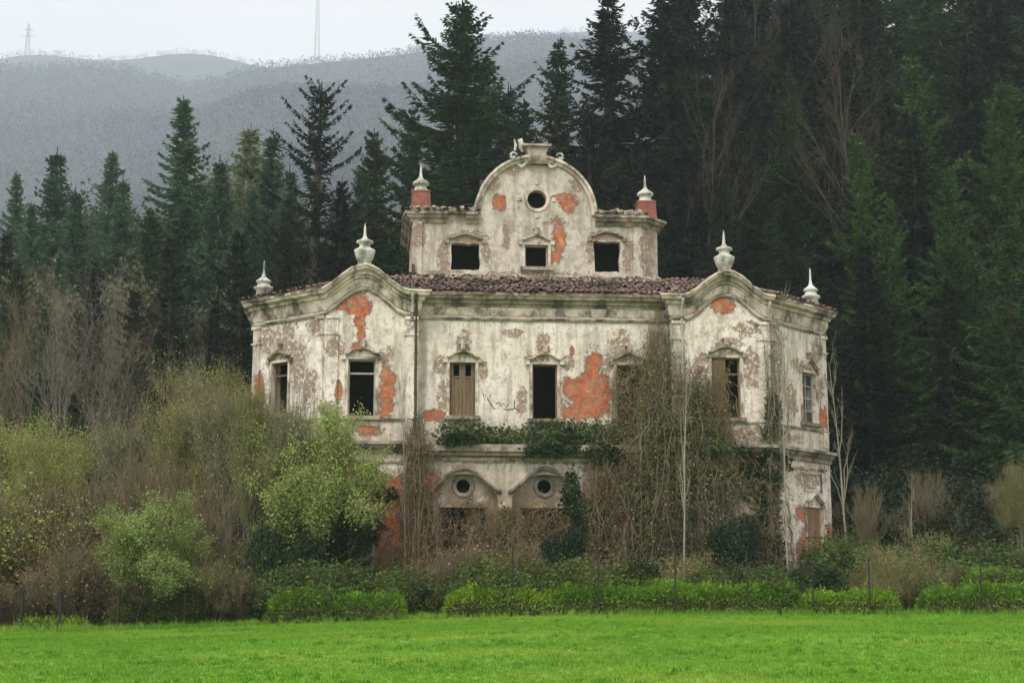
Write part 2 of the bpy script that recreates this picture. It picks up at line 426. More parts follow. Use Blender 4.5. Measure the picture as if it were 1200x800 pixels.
def ridge_near(u):      # elevation of the wooded ridge against the direction
    px = 600 + 1800 * u
    pts = [(-600, 95), (-200, 82), (0, 76), (60, 74), (120, 76), (165, 88), (200, 97), (235, 92), (290, 76), (400, 66), (480, 58), (560, 48), (640, 50), (760, 60), (1000, 90), (1500, 140)]
    return np.interp(px, [p[0] for p in pts], [p[1] for p in pts])
HK = 3.0
def hill_fn(X, Y):
    X, Y = np.asarray(X, float) / HK, np.asarray(Y, float) / HK
    py = ridge_near(X / np.maximum(Y, 1)) + 3
    v = (400 - py) / FPX
    el = (math.sin(PITCH) + v * math.cos(PITCH)) / (math.cos(PITCH) - v * math.sin(PITCH))
    D = 740.
    top = D * el
    t_ = np.clip((Y - 190) / (D - 190), 0, 1)
    z = 14 + (top - 14) * (t_ ** .92)
    z = z - np.clip(Y - D, 0, None) * .3
    z = z + np.sin(t_ * math.pi) * (9 * np.sin(X * .021 + 1.3) + 7 * np.sin(X * .043 + Y * .011) + 4 * np.sin(Y * .03 + X * .01))
    return z * HK
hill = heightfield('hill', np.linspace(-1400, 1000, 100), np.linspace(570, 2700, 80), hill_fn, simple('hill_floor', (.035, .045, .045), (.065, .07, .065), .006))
def far_fn(X, Y):
    X, Y = np.asarray(X, float) / HK, np.asarray(Y, float) / HK
    z = 150 + 158 * sstep(860, 1050, Y) - np.clip(Y - 1080, 0, None) * .3
    return (z * (1 + .02 * np.sin(X * .017) + .012 * np.sin(X * .05)) * (1 + .09 * sstep(-150, 200, X)) + 66) * HK
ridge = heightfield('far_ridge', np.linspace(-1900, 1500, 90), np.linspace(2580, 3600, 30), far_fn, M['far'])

def blob_crowns(n_trees, spots, hs, quads, r):
    vs = []
    for (x, y, z), h, q in zip(spots, hs, quads):
        k = int(q)
        rr = h * r.uniform(.26, .42)
        d = unit(r.normal(size=(k, 3))) * (r.uniform(.35, 1, (k, 1)) ** .6)
        p = np.array([x, y, z + h * .6]) + d * np.array([rr, rr, h * .42])
        s = h * r.uniform(.06, .12, k)
        vs.append((p, unit(d + r.normal(size=(k, 3)) * .5), s))
    P = np.concatenate([a for a, _, _ in vs]); D = np.concatenate([b for _, b, _ in vs]); L = np.concatenate([c_ for _, _, c_ in vs])
    return leaves(P, D, L, L * .8, r)
r_ = np.random.default_rng(3)
CP, CD, CL = [], [], []
y = 600.0
while y < 2260:
    step = 7.5 + y * .0022
    w0, w1 = -.38 * y - 20, .10 * y + 10
    n = int((w1 - w0) / step)
    X = w0 + (np.arange(n) + r_.uniform(-.45, .45, n)) * step
    Y = y + r_.uniform(-.5, .5, n) * step
    Z = hill_fn(X, Y) - 1
    H = r_.uniform(8, 15, n)
    q = 26 if y < 1100 else (16 if y < 1600 else 12)
    d = unit(r_.normal(size=(n, q, 3))) * (r_.uniform(.3, 1, (n, q, 1)) ** .6)
    rad_ = (H * r_.uniform(.28, .42, n))[:, None]
    P = np.stack([X[:, None] + d[..., 0] * rad_, Y[:, None] + d[..., 1] * rad_, (Z + H * .6)[:, None] + d[..., 2] * (H * .42)[:, None]], -1).reshape(-1, 3)
    CP.append(P); CD.append((unit(d) + r_.normal(size=d.shape) * .5).reshape(-1, 3)); CL.append(np.repeat(H, q) * r_.uniform(.12, .26, n * q))
    y += step * 1.05
P = np.concatenate(CP); D = np.concatenate(CD); L = np.concatenate(CL)
print('far crowns', len(P))
v, f = leaves(P, D, L, L * .8, r_)
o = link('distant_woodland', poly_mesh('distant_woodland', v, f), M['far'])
tag(o, 'hazy brown and green woodland covering the far mountainside', 'woodland', kind='stuff')
n = 1500
X = -1300 + np.arange(n) * 1.7 + r_.uniform(-1, 1, n); Y = r_.uniform(3080, 3240, n); Z = far_fn(X, Y) - 2; H = r_.uniform(9, 15, n)
d = unit(r_.normal(size=(n, 12, 3)))
P = np.stack([X[:, None] + d[..., 0] * 4, Y[:, None] + d[..., 1] * 4, (Z + H * .6)[:, None] + d[..., 2] * (H * .4)[:, None]], -1).reshape(-1, 3)
v, f = leaves(P, d.reshape(-1, 3), np.full(len(P), 2.6), 2.0, r_)
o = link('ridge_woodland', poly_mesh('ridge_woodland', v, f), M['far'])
tag(o, 'faint treeline along the crest of the farthest ridge', 'woodland', kind='stuff')

# closed box of mist around everything
bm = bmesh.new(); bmesh.ops.create_cube(bm, size=1)
bmesh.ops.transform(bm, matrix=Matrix.Translation((0, 1850, 695)) @ Matrix.Diagonal((7600, 4300, 1410, 1)), verts=bm.verts)
hz = NT('mist_volume')
vol = hz.n.new('ShaderNodeVolumePrincipled'); vol.inputs['Color'].default_value = (.80, .90, 1.0, 1)
vol.inputs['Density'].default_value = .0003; vol.inputs['Anisotropy'].default_value = .2
hz.n.remove(hz.b); hz.l.new(vol.outputs[0], hz.n['Material Output'].inputs['Volume'])
haze = from_bm('haze', bm, hz.m); tag(haze, 'thin pale mist hanging over the whole valley', 'haze', kind='stuff')

# ------------------------------------------------------------------ the villa (all parts in the house's own metres)
villa = empty('villa', (1.27, 60.0, 0), R(5.0))
tag(villa, 'large abandoned villa with peeling cream walls, orange patches and a curved attic gable', 'villa')
GZ = 0.4                                     # walls go down into the soil

def box(bm, x0, x1, y0, y1, z0, z1, mat=None):
    vs = [bm.verts.new(p) for p in ((x0, y0, z0), (x1, y0, z0), (x1, y1, z0), (x0, y1, z0), (x0, y0, z1), (x1, y0, z1), (x1, y1, z1), (x0, y1, z1))]
    if mat: 
        for v in vs: v.co = mat @ v.co
    for q in ((0, 3, 2, 1), (4, 5, 6, 7), (0, 1, 5, 4), (1, 2, 6, 5), (2, 3, 7, 6), (3, 0, 4, 7)):
        bm.faces.new([vs[i] for i in q])
    return vs

def frame_at(ox, oy, ang):
    """wall frame: u runs along the wall to the right, v outward (towards the viewer is negative y), z up"""
    return Matrix.Translation((ox, oy, 0)) @ Matrix.Rotation(ang, 4, 'Z')

def wall(name, outline, holes, fr, th=.45, mat='plaster', parent=villa, kind=None):
    """solid wall with real openings; outline and holes are (u, z) loops"""
    bm = bmesh.new()
    loops = [outline] + holes
    tri = tessellate_polygon([[Vector((u, z, 0)) for u, z in lp] for lp in loops])
    flat = [p for lp in loops for p in lp]
    fr_v = [bm.verts.new(fr @ Vector((u, 0, z))) for u, z in flat]
    bk_v = [bm.verts.new(fr @ Vector((u, th, z))) for u, z in flat]
    for a, b, c in tri:
        try:
            bm.faces.new((fr_v[a], fr_v[b], fr_v[c])); bm.faces.new((bk_v[c], bk_v[b], bk_v[a]))
        except ValueError: pass
    i0 = 0
    for lp in loops:
        n = len(lp)
        for i in range(n):
            a, b = i0 + i, i0 + (i + 1) % n
            bm.faces.new((fr_v[a], fr_v[b], bk_v[b], bk_v[a]))
        i0 += n
    bmesh.ops.remove_doubles(bm, verts=bm.verts, dist=1e-5)
    return from_bm(name, bm, M[mat], parent)

def rect(u0, u1, z0, z1, jag=0):
    if not jag: return [(u0, z0), (u1, z0), (u1, z1), (u0, z1)]
    r = random.Random(int(u0 * 100 + z0 * 10)); out = []
    cs = [(u0, z0), (u1, z0), (u1, z1), (u0, z1)]
    for i in range(4):
        a, b = cs[i], cs[(i + 1) % 4]
        for k in range(5):
            t_ = k / 5
            out.append((a[0] + (b[0] - a[0]) * t_ + r.uniform(-jag, jag), a[1] + (b[1] - a[1]) * t_ + r.uniform(-jag, jag)))
    return out
def circ(u, z, rr, n=24): return [(u + rr * math.cos(i * 2 * math.pi / n), z + rr * math.sin(i * 2 * math.pi / n)) for i in range(n)]
def arch_hole(u0, u1, z0, zs, rise, n=12):
    m, h = (u0 + u1) / 2, (u1 - u0) / 2
    return [(u0, z0), (u1, z0)] + [(m + h * math.cos(i * math.pi / n), zs + rise * math.sin(i * math.pi / n)) for i in range(n + 1)]

def sweep(name, path, outs, prof, mat, parent=villa, closed_prof=True, wear=True):
    """profile [(out, up)] swept along path points with an outward vector at each point"""
    bm = bmesh.new(); rings = []
    rc_ = random.Random(int(abs(path[0][0]) * 100 + path[0][2] * 10))
    if wear:
        P2, O2 = [], []
        for i in range(len(path) - 1):
            a, b_ = path[i], path[i + 1]; L_ = math.dist(a, b_); m_ = min(60, max(1, int(L_ / .22)))
            for k in range(m_):
                t_ = k / m_
                P2.append(tuple(a[j] + (b_[j] - a[j]) * t_ for j in range(3)))
                oa, ob = outs[i], outs[i + 1]
                if m_ > 1 and 0 < k:           # straight stretch: the plain normal of that stretch
                    d_ = Vector((b_[0] - a[0], b_[1] - a[1])); d_.normalize(); O2.append((d_.y, -d_.x))
                else: O2.append(oa)
        path = P2 + [path[-1]]; outs = O2 + [outs[-1]]
        bite = 0
        Q = []
        for o_ in outs:
            if bite <= 0 and rc_.random() < .05: bite = rc_.randint(1, 3)
            s_ = rc_.uniform(.55, .8) if bite > 0 else rc_.uniform(.95, 1.03)
            bite -= 1; Q.append((o_[0] * s_, o_[1] * s_))
        Q[0] = outs[0]; Q[-1] = outs[-1]; outs = Q
        path = [(q[0], q[1], q[2] + rc_.uniform(-.012, .012)) for q in path]
    for p, o_ in zip(path, outs):
        rings.append([bm.verts.new((p[0] + o_[0] * a, p[1] + o_[1] * a, p[2] + b)) for a, b in prof])
    n = len(prof)
    for A, B in zip(rings, rings[1:]):
        for i in range(n if closed_prof else n - 1):
            bm.faces.new((A[i], B[i], B[(i + 1) % n], A[(i + 1) % n]))
    bm.faces.new(rings[0]); bm.faces.new(rings[-1][::-1])
    return from_bm(name, bm, M[mat], parent)

def miter_path(pts):
    """plan polyline -> outward vectors (to the right hand of left-to-right travel = towards the viewer)"""
    outs = []
    P = [Vector((p[0], p[1])) for p in pts]
    for i in range(len(P)):
        ds = []
        if i > 0 and (P[i] - P[i - 1]).length > 1e-6: ds.append((P[i] - P[i - 1]).normalized())
        if i < len(P) - 1 and (P[i + 1] - P[i]).length > 1e-6: ds.append((P[i + 1] - P[i]).normalized())
        ns_ = [Vector((d.y, -d.x)) for d in ds]
        n = sum(ns_, Vector((0, 0)))
        n.normalize(); k = 1 / max(.4, n.dot(ns_[0]))
        outs.append((n.x * k, n.y * k))
    return outs

LX0, LX1, RX0, RX1 = -8.55, -4.98, 4.98, 8.9
WF = -.6                                      # wing front plane
LC, RC = (-11.6, 2.45), (12.2, 2.7)           # outer corners
BACK = 13.0
LPC, RPC = -7.12, 7.2                         # centres of the wing pediments

def bump_h(u, c, w, h, p=1.0):
    t_ = (u - c) / w
    return h * ((math.cos(math.pi * t_) + 1) / 2) ** p if abs(t_) < 1 else 0.0

# walls ------------------------------------------------------------
Z1, ZH = 8.65, 10.8                           # sills and heads of the upper windows
def wing_front(u0, u1, c, name, uw, gw):
    fr = frame_at(0, WF, 0)
    n = 28
    top = [(u1 + (u0 - u1) * i / n, 13.3 + bump_h(u1 + (u0 - u1) * i / n, c, 1.85, 1.0)) for i in range(n + 1)]
    wall('wall', [(u0, GZ), (u1, GZ)] + top, [rect(*uw), rect(*gw)], fr)
wing_front(LX0, LX1, LPC, 'l', (-7.68, -6.63, Z1 - .05, ZH), (-7.6, -6.7, 2.2, 4.9))
wing_front(RX0, RX1, RPC, 'r', (6.58, 7.72, Z1 + .02, ZH + .25), (7.2, 8.2, 2.2, 4.85))
a45 = math.pi / 4
LL = math.hypot(LX0 - LC[0], LC[1] - WF); RL = math.hypot(RC[0] - RX1, RC[1] - WF)
frL = frame_at(LC[0], LC[1], -a45 + math.atan2(0, 1)); frL = frame_at(LC[0], LC[1], math.atan2(WF - LC[1], LX0 - LC[0]))
frR = frame_at(RX1, WF, math.atan2(RC[1] - WF, RC[0] - RX1))
uL = (math.hypot(-10.72 - LC[0], 1.62 - LC[1]), math.hypot(-10.04 - LC[0], .94 - LC[1]))
wall('wall', rect(0, LL - .003, GZ, 13.3), [rect(uL[0], uL[1], Z1 + .2, ZH + .1), rect(uL[0], uL[1], 2.4, 5.0)], frL)
uR = (math.hypot(10.46 - RX1, 1.4 - WF), math.hypot(11.3 - RX1, 2.2 - WF))
wall('wall', rect(.003, RL, GZ, 13.3), [rect(uR[0], uR[1], Z1 + .1, ZH), rect(uR[0] + .05, uR[1] + .1, 3.0, 5.3)], frR)
# sides and back, plain with window openings
wall('wall', rect(.003, BACK - LC[1], GZ, 13.3), [rect(2, 3, 8.65, 10.8), rect(6, 7, 8.65, 10.8)], frame_at(LC[0], LC[1], R(90)) @ Matrix.Scale(-1, 4, (0, 1, 0)))
wall('wall', rect(.003, BACK - RC[1], GZ, 13.3), [rect(2, 3, 8.65, 10.8), rect(6, 7, 8.65, 10.8)], frame_at(RC[0], RC[1], R(90)))
wall('wall', rect(LC[0], RC[0], GZ, 13.3), [], frame_at(0, BACK, 0))
# recessed middle, upper storey
MW = [(-3.73, -2.72, Z1 + .06, ZH + .02), (-.47, .52, Z1 - .03, ZH - .02), (2.87, 3.87, Z1, ZH)]
wall('wall', rect(LX1 + .003, RX0 - .003, 7.0, 13.3), [rect(MW[0][0], MW[0][1], MW[0][2], MW[0][3]), rect(MW[1][0], MW[1][1], MW[1][2], MW[1][3]), rect(*MW[2])], frame_at(0, 0, 0))
# ground floor of the middle with three arches, in front of the upper wall
GF = -.35
AR = [-3.17, 0.0, 3.17]
wall('wall', rect(LX1 + .004, RX0 - .004, GZ, 7.25), [arch_hole(c - 1.3, c + 1.3, 1.2, 5.5, .92) for c in AR], frame_at(0, GF, 0), .4)
for c in AR:                                  # lunette walls set back in the arches, each with a round window and a doorway
    wall('lunette_wall', rect(c - 1.5, c + 1.5, GZ, 6.75), [circ(c, 5.98, .27), rect(c - .95, c + .95, 1.2, 5.15)], frame_at(0, GF + .45, 0), .25)

# inner walls and floors so that the rooms are dark
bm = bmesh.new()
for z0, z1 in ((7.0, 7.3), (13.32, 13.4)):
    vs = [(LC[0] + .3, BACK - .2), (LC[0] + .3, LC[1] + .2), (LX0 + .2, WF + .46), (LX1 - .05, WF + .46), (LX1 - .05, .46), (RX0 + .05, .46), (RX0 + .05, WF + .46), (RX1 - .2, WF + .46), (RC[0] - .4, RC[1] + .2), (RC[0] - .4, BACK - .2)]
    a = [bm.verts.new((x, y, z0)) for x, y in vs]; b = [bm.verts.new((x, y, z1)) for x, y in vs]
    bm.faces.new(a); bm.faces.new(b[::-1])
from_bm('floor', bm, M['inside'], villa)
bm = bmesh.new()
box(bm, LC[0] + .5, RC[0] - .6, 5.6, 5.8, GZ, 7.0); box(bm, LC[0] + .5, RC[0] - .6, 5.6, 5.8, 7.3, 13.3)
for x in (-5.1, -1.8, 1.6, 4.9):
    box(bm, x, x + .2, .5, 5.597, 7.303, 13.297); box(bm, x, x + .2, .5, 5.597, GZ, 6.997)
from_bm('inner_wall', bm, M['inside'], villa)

# pilasters with caps and the thin mouldings ---------------------------------
def pilaster(u, fr, w=.42, z0=GZ, z1=12.5, d=.07, cap=True):
    bm = bmesh.new(); box(bm, u - w / 2, u + w / 2, -d, .02, z0, 7.05, fr); box(bm, u - w / 2, u + w / 2, -d, .02, 7.8, z1, fr)
    if cap:
        box(bm, u - w / 2 - .06, u + w / 2 + .06, -d - .05, .01, z1 - .75, z1 - .68, fr)
        box(bm, u - w / 2 - .05, u + w / 2 + .05, -d - .06, .01, z1 - .12, z1 - .003, fr)
        box(bm, u - w / 2 + .05, u - w / 2 + .12, -d - .04, .01, z1 - .62, z1 - .2, fr)
    from_bm('pilaster', bm, M['plaster'], villa)
fW = frame_at(0, WF, 0)
for u in (LX0 + .25, LX1 - .27, RX0 + .27, RX1 - .25): pilaster(u, fW)
pilaster(.28, frL, .4); pilaster(LL - .3, frL, .36); pilaster(RL - .3, frR, .4); pilaster(.3, frR, .36)

def plan_run(c0, c1, arch_c, w, h, p, z, which):
    """plan path of one stretch of cornice"""
def make_run(pts, z, arch=None, n=30):
    """pts plan points; arch=(segment index, centre, half width, height, power): the moulding rises over that bay"""
    outs = miter_path(pts)
    path, os_ = [], []
    for i in range(len(pts)):
        path.append((pts[i][0], pts[i][1], z)); os_.append(outs[i])
        if arch and i == arch[0]:
            a, b = pts[i], pts[i + 1]
            for k in range(1, n):
                x = a[0] + (b[0] - a[0]) * k / n
                path.append((x, a[1] + (b[1] - a[1]) * k / n, z + bump_h(x, arch[1], arch[2], arch[3], arch[4]))); os_.append((0, -1))
    return path, os_

CORN = [(-.05, -.42), (.10, -.42), (.14, -.30), (.22, -.27), (.24, -.16), (.42, -.10), (.46, .0), (.50, .02), (.50, .10), (-.05, .16)]
THIN = [(-.03, -.05), (.07, -.05), (.10, .02), (.07, .07), (-.03, .07)]
COVE = [(-.03, -.30), (.04, -.30), (.14, .0), (-.03, .0)]
runs = {
 'l': ([(LC[0], BACK), LC, (LX0, WF), (LX1, WF), (LX1, -.003)], (2, LPC)),
 'm': ([(LX1 + .5, 0), (RX0 - .5, 0)], None),
 'r': ([(RX0, -.003), (RX0, WF), (RX1, WF), RC, (RC[0], BACK)], (1, RPC)),
}
for key, (pts, ar) in runs.items():
    if key == 'm': pts = [(LX1 + .006, 0), (RX0 - .006, 0)]
    a = (ar[0], ar[1], 1.85, 1.0, 1.0) if ar else None
    p_, o_ = make_run(pts, 13.42, a); sweep('cornice', p_, o_, CORN, 'trim_dark' if key == 'm' else 'trim')
    a = (ar[0], ar[1], 1.6, 1.0, .8) if ar else None
    p_, o_ = make_run(pts, 12.55, a); sweep('moulding', p_, o_, THIN, 'trim_dark')
    p_, o_ = make_run(pts, 13.0, (ar[0], ar[1], 1.75, .96, .9) if ar else None); sweep('frieze_cove', p_, o_, COVE, 'trim')
# ledge between the storeys
LEDGE = [(-.04, -.34), (.08, -.34), (.12, -.2), (.24, -.12), (.30, -.02), (.42, .0), (.42, .12), (-.04, .17)]
SILLB = [(-.03, -.05), (.06, -.05), (.09, .04), (-.03, .06)]
for pts in (runs['l'][0][1:4], runs['r'][0][1:4]):
    p_, o_ = make_run(pts, 7.48); sweep('ledge', p_, o_, LEDGE, 'trim_dark')
    p_, o_ = make_run(pts, 8.46); sweep('sill_band', p_, o_, SILLB, 'trim_dark')
    p_, o_ = make_run(pts, 6.85); sweep('moulding', p_, o_, THIN, 'trim')
p_, o_ = make_run([(LX1 + .01, GF), (RX0 - .01, GF)], 6.98); sweep('moulding', p_, o_, THIN, 'trim')
bm = bmesh.new(); box(bm, LX1 + .02, RX0 - .02, GF - .55, -.002, 7.252, 7.52); box(bm, LX1 + .05, RX0 - .05, GF - .4, GF + .1, 7.1, 7.25)
from_bm('terrace_slab', bm, M['trim_dark'], villa)

# hood mouldings over windows -------------------------------------------------
def hood(c, z, w, fr, rise=.22, ear=.14, th=.1, out=.2, mat='trim_dark', flat=.25, keystone=True):
    bm = bmesh.new(); n = 18; rings = []
    for i in range(n + 1):
        t_ = -1 + 2 * i / n
        h = rise * max(0, math.cos(t_ * math.pi / 2 * 1.25)) ** 1.0 if abs(t_) < .8 else 0
        u = c + t_ * (w / 2 + ear)
        prof = [(.02, 0), (-out * .5, 0), (-out, th * .5), (-out, th), (.02, th * 1.3)]
        rings.append([bm.verts.new(fr @ Vector((u, a, z + h + b))) for a, b in prof])
    for A, B in zip(rings, rings[1:]):
        for i in range(5): bm.faces.new((A[i], B[i], B[(i + 1) % 5], A[(i + 1) % 5]))
    bm.faces.new(rings[0]); bm.faces.new(rings[-1][::-1])
    if keystone:
        box(bm, c - .09, c + .09, -out - .05, .02, z + rise + th * 1.1, z + rise + th + .24, fr)
        box(bm, c - .14, c + .14, -out - .03, .02, z + rise + th + .243, z + rise + th + .30, fr)
    for s_ in (-1, 1):
        u = c + s_ * (w / 2 + ear + .05)
        box(bm, u - .09, u + .09, -.12, .02, z - .16, z - .004, fr)
    return from_bm('hood_moulding', bm, M[mat], villa)

def window(u0, u1, z0, z1, fr, style='empty', sill=True, parent=villa, fm='wood_pale', depth=.16):
    """architrave, sill, timber frame and whatever hangs in the opening"""
    root = None
    bm = bmesh.new(); w = .06
    box(bm, u0 - .12, u0 - .004, -.045, .02, z0, z1, fr); box(bm, u1 + .004, u1 + .12, -.045, .02, z0, z1, fr)
    box(bm, u0 - .12, u1 + .12, -.048, .02, z1 + .003, z1 + .10, fr)
    root = from_bm('window', bm, M['trim'], villa)
    if sill:
        bm = bmesh.new(); box(bm, u0 - .2, u1 + .2, -.18, .1, z0 - .15, z0 - .003, fr); from_bm('sill', bm, M['trim_dark'], root)
    d0, d1 = depth, depth + .07
    bm = bmesh.new()
    box(bm, u0 + .002, u0 + w, d0, d1, z0, z1 - .002, fr); box(bm, u1 - w, u1 - .002, d0, d1, z0, z1 - .002, fr)
    box(bm, u0 + w, u1 - w, d0, d1, z1 - w, z1 - .002, fr)
    if style in ('transom', 'grid', 'boarded', 'half'):
        zt = z0 + (z1 - z0) * (.74 if style == 'transom' else .72)
        if style != 'grid': box(bm, u0 + w, u1 - w, d0, d1, zt, zt + .07, fr)
    if style == 'boarded':
        m = (u0 + u1) / 2; box(bm, m - .04, m + .04, d0 - .01, d1, zt, z1 - w, fr)
    from_bm('frame', bm, M[fm], root)
    if style == 'grid':
        m = (u0 + u1) / 2
        b_ = bmesh.new(); box(b_, m - .022, m + .022, d0, d1, z0, z1 - w, fr); from_bm('mullion', b_, M['wood_pale'], root)
        for k in range(1, 4):
            zz = z0 + (z1 - z0) * k / 4
            b_ = bmesh.new(); box(b_, u0 + w, u1 - w, d0 + .004, d1 - .004, zz - .022, zz + .022, fr); from_bm('glazing_bar', b_, M['wood_pale'], root)
        for k in range(4):
            for s_ in (0, 1):
                if (k, s_) in ((1, 1), (3, 0), (2, 1), (0, 0)): continue
                a, b = (u0 + w, m - .03) if s_ == 0 else (m + .03, u1 - w)
                za = z0 + (z1 - z0) * k / 4 + .022; zb = z0 + (z1 - z0) * (k + 1) / 4 - (.022 if k < 3 else w)
                b_ = bmesh.new(); box(b_, a, b, d0 + .03, d0 + .036, za, zb, fr); from_bm('pane', b_, M['glass'], root)
    if style == 'boarded':                     # slatted shutters nailed shut under two open lights
        n = 6; ww = (u1 - u0 - 2 * w) / n
        for k in range(n):
            b_ = bmesh.new(); a = u0 + w + k * ww
            box(b_, a + .006, a + ww - .006, d0 - .03 - .008 * (k % 2), d0 - .002, z0 + .02, zt - .01 - .03 * (k % 3 == 1), fr); from_bm('plank', b_, M['wood'], root)
        b_ = bmesh.new(); m = (u0 + u1) / 2
        box(b_, u0 + w, u0 + .16, d0 + .01, d0 + .04, zt + .07, z1 - w, fr); box(b_, u1 - .16, u1 - w, d0 + .01, d0 + .04, zt + .07, z1 - w, fr)
        box(b_, m - .12, m + .12, d0 + .005, d0 + .03, zt + .07, z1 - w, fr)
        from_bm('shutter_rest', b_, M['wood'], root)
    if style == 'shut':
        n = 2; ww = (u1 - u0) / 2
        for k in range(2):
            a = u0 + k * ww
            b_ = bmesh.new()
            box(b_, a + .01, a + .07, .05, .10, z0 + .02, z1 - .02, fr); box(b_, a + ww - .07, a + ww - .01, .05, .10, z0 + .02, z1 - .02, fr)
            for zz in (z0 + .02, (z0 + z1) / 2 - .03, z1 - .09): box(b_, a + .07, a + ww - .07, .05, .10, zz, zz + .07, fr)
            sh = from_bm('shutter', b_, M['wood_warm'], root)
            b_ = bmesh.new(); kk = int((z1 - z0) / .075)
            for q in range(kk):
                zz = z0 + .06 + q * (z1 - z0 - .12) / kk
                vs = box(b_, a + .072, a + ww - .072, .06, .075, zz, zz + .055, fr)
            sl = from_bm('slat', b_, M['wood_warm'], sh); sl['kind'] = 'stuff'
    if style == 'half':                        # one shutter leaf left hanging
        b_ = bmesh.new(); m = u0 + (u1 - u0) * .5
        box(b_, u0 + .03, m, .07, .11, z0 + .03, z1 - .05, fr)
        for q in range(26):
            zz = z0 + .1 + q * (z1 - z0 - .25) / 26
            box(b_, u0 + .1, m - .06, .055, .068, zz, zz + .04, fr)
        from_bm('shutter', b_, M['wood'], root)
    return root

fM = frame_at(0, 0, 0)
window(*(MW[0]), fM, 'boarded', fm='wood'); window(*(MW[1]), fM, 'empty', fm='wood'); window(*(MW[2]), fM, 'empty', fm='wood')
hood(-3.22, ZH + .16, 1.0, fM, mat='trim'); hood(.02, ZH + .12, 1.0, fM, mat='trim'); hood(3.37, ZH + .15, 1.0, fM, mat='trim_dark')
window(-7.68, -6.63, Z1 - .05, ZH, fW, 'transom'); hood(-7.15, ZH + .14, 1.05, fW, mat='trim')
window(6.58, 7.72, Z1 + .02, ZH + .25, fW, 'half', fm='wood'); hood(7.15, ZH + .40, 1.1, fW)
window(uL[0], uL[1], Z1 + .2, ZH + .1, frL, 'transom', fm='wood'); hood((uL[0] + uL[1]) / 2, ZH + .24, .95, frL)
window(uR[0], uR[1], Z1 + .1, ZH, frR, 'grid'); hood((uR[0] + uR[1]) / 2, ZH + .16, 1.0, frR, rise=.3)
# ground floor
window(-7.6, -6.7, 2.2, 4.9, fW, 'shut'); hood(-7.15, 5.05, .9, fW, rise=.35)
window(7.2, 8.2, 2.2, 4.85, fW, 'shut'); hood(7.7, 5.0, 1.3, fW, rise=.55, th=.13, mat='trim')
window(uL[0], uL[1], 2.4, 5.0, frL, 'shut')
window(uR[0] + .05, uR[1] + .1, 3.0, 5.3, frR, 'shut'); hood((uR[0] + uR[1]) / 2 + .07, 5.45, 1.0, frR, rise=.32, mat='trim')
# raised tablets over the ground floor windows
def tablet(u0, u1, z0, z1, fr):
    bm = bmesh.new()
    for a, b, c_, d in ((u0, u1, z1 - .06, z1), (u0, u1, z0, z0 + .06), (u0, u0 + .06, z0 + .063, z1 - .063), (u1 - .06, u1, z0 + .063, z1 - .063)):
        box(bm, a, b, -.05, .02, c_, d, fr)
    from_bm('raised_panel', bm, M['trim'], villa)
tablet(uR[0] - .1, uR[1] + .2, 5.95, 6.7, frR); tablet(uL[0] - .1, uL[1] + .2, 5.8, 6.6, frL)
bm = bmesh.new()                                # shell relief over the ivy-hung window
vs = [(7.0, 5.75), (8.4, 5.75), (8.2, 6.05), (7.95, 6.3), (7.85, 6.62), (7.7, 6.75), (7.55, 6.62), (7.45, 6.3), (7.2, 6.05)]
a = [bm.verts.new(fW @ Vector((u, -.09, z))) for u, z in vs]; b = [bm.verts.new(fW @ Vector((u, .01, z))) for u, z in vs]
bm.faces.new(a)
for i in range(len(vs)): bm.faces.new((a[i], a[(i + 1) % len(vs)], b[(i + 1) % len(vs)], b[i]))
from_bm('carved_relief', bm, M['stone'], villa)
# arches: curled eyebrow mouldings and piers
for c in AR:
    n = 26; path, os_ = [], []
    for i in range(n + 1):
        t_ = -1 + 2 * i / n
        z = 5.72 + .90 * ((math.cos(math.pi * min(1, abs(t_) * 1.08)) + 1) / 2) ** .62
        path.append((c + t_ * 1.45, GF, z)); os_.append((0, -1))
    sweep('arch_moulding', path, os_, [(-.02, -.08), (.12, -.08), (.2, .0), (.2, .07), (-.02, .12)], 'trim_dark')
    bm = bmesh.new(); n = 24
    for rr0, rr1, y0 in ((.30, .43, GF + .45 - .09),):
        A = [[bm.verts.new((c + r_ * math.cos(i * 2 * math.pi / n), yy, 5.98 + r_ * math.sin(i * 2 * math.pi / n))) for i in range(n)] for r_, yy in ((.305, GF + .46), (.305, y0), (.42, y0), (.45, GF + .46))]
        for p, q in ((0, 1), (1, 2), (2, 3)):
            for i in range(n): bm.faces.new((A[p][i], A[p][(i + 1) % n], A[q][(i + 1) % n], A[q][i]))
    from_bm('oculus_surround', bm, M['trim_dark'], villa)
    bm = bmesh.new()
    box(bm, c - .95, c + .95, GF + .503, GF + .58, 3.9, 4.0); box(bm, c - .05, c + .05, GF + .5, GF + .58, 1.2, 3.897); box(bm, c - .95, c - .86, GF + .5, GF + .58, 1.2, 5.1); box(bm, c + .86, c + .95, GF + .5, GF + .58, 1.2, 5.1)
    from_bm('door_frame', bm, M['wood'], villa)
for u in (-4.72, -1.585, 1.585, 4.7):
    bm = bmesh.new(); w = .2 if abs(u) < 3 else .22
    box(bm, u - w, u + w, GF - .09, GF + .01, GZ, 5.0); box(bm, u - w - .05, u + w + .05, GF - .14, GF + .01, 5.003, 5.22)
    from_bm('pier', bm, M['plaster'], villa)

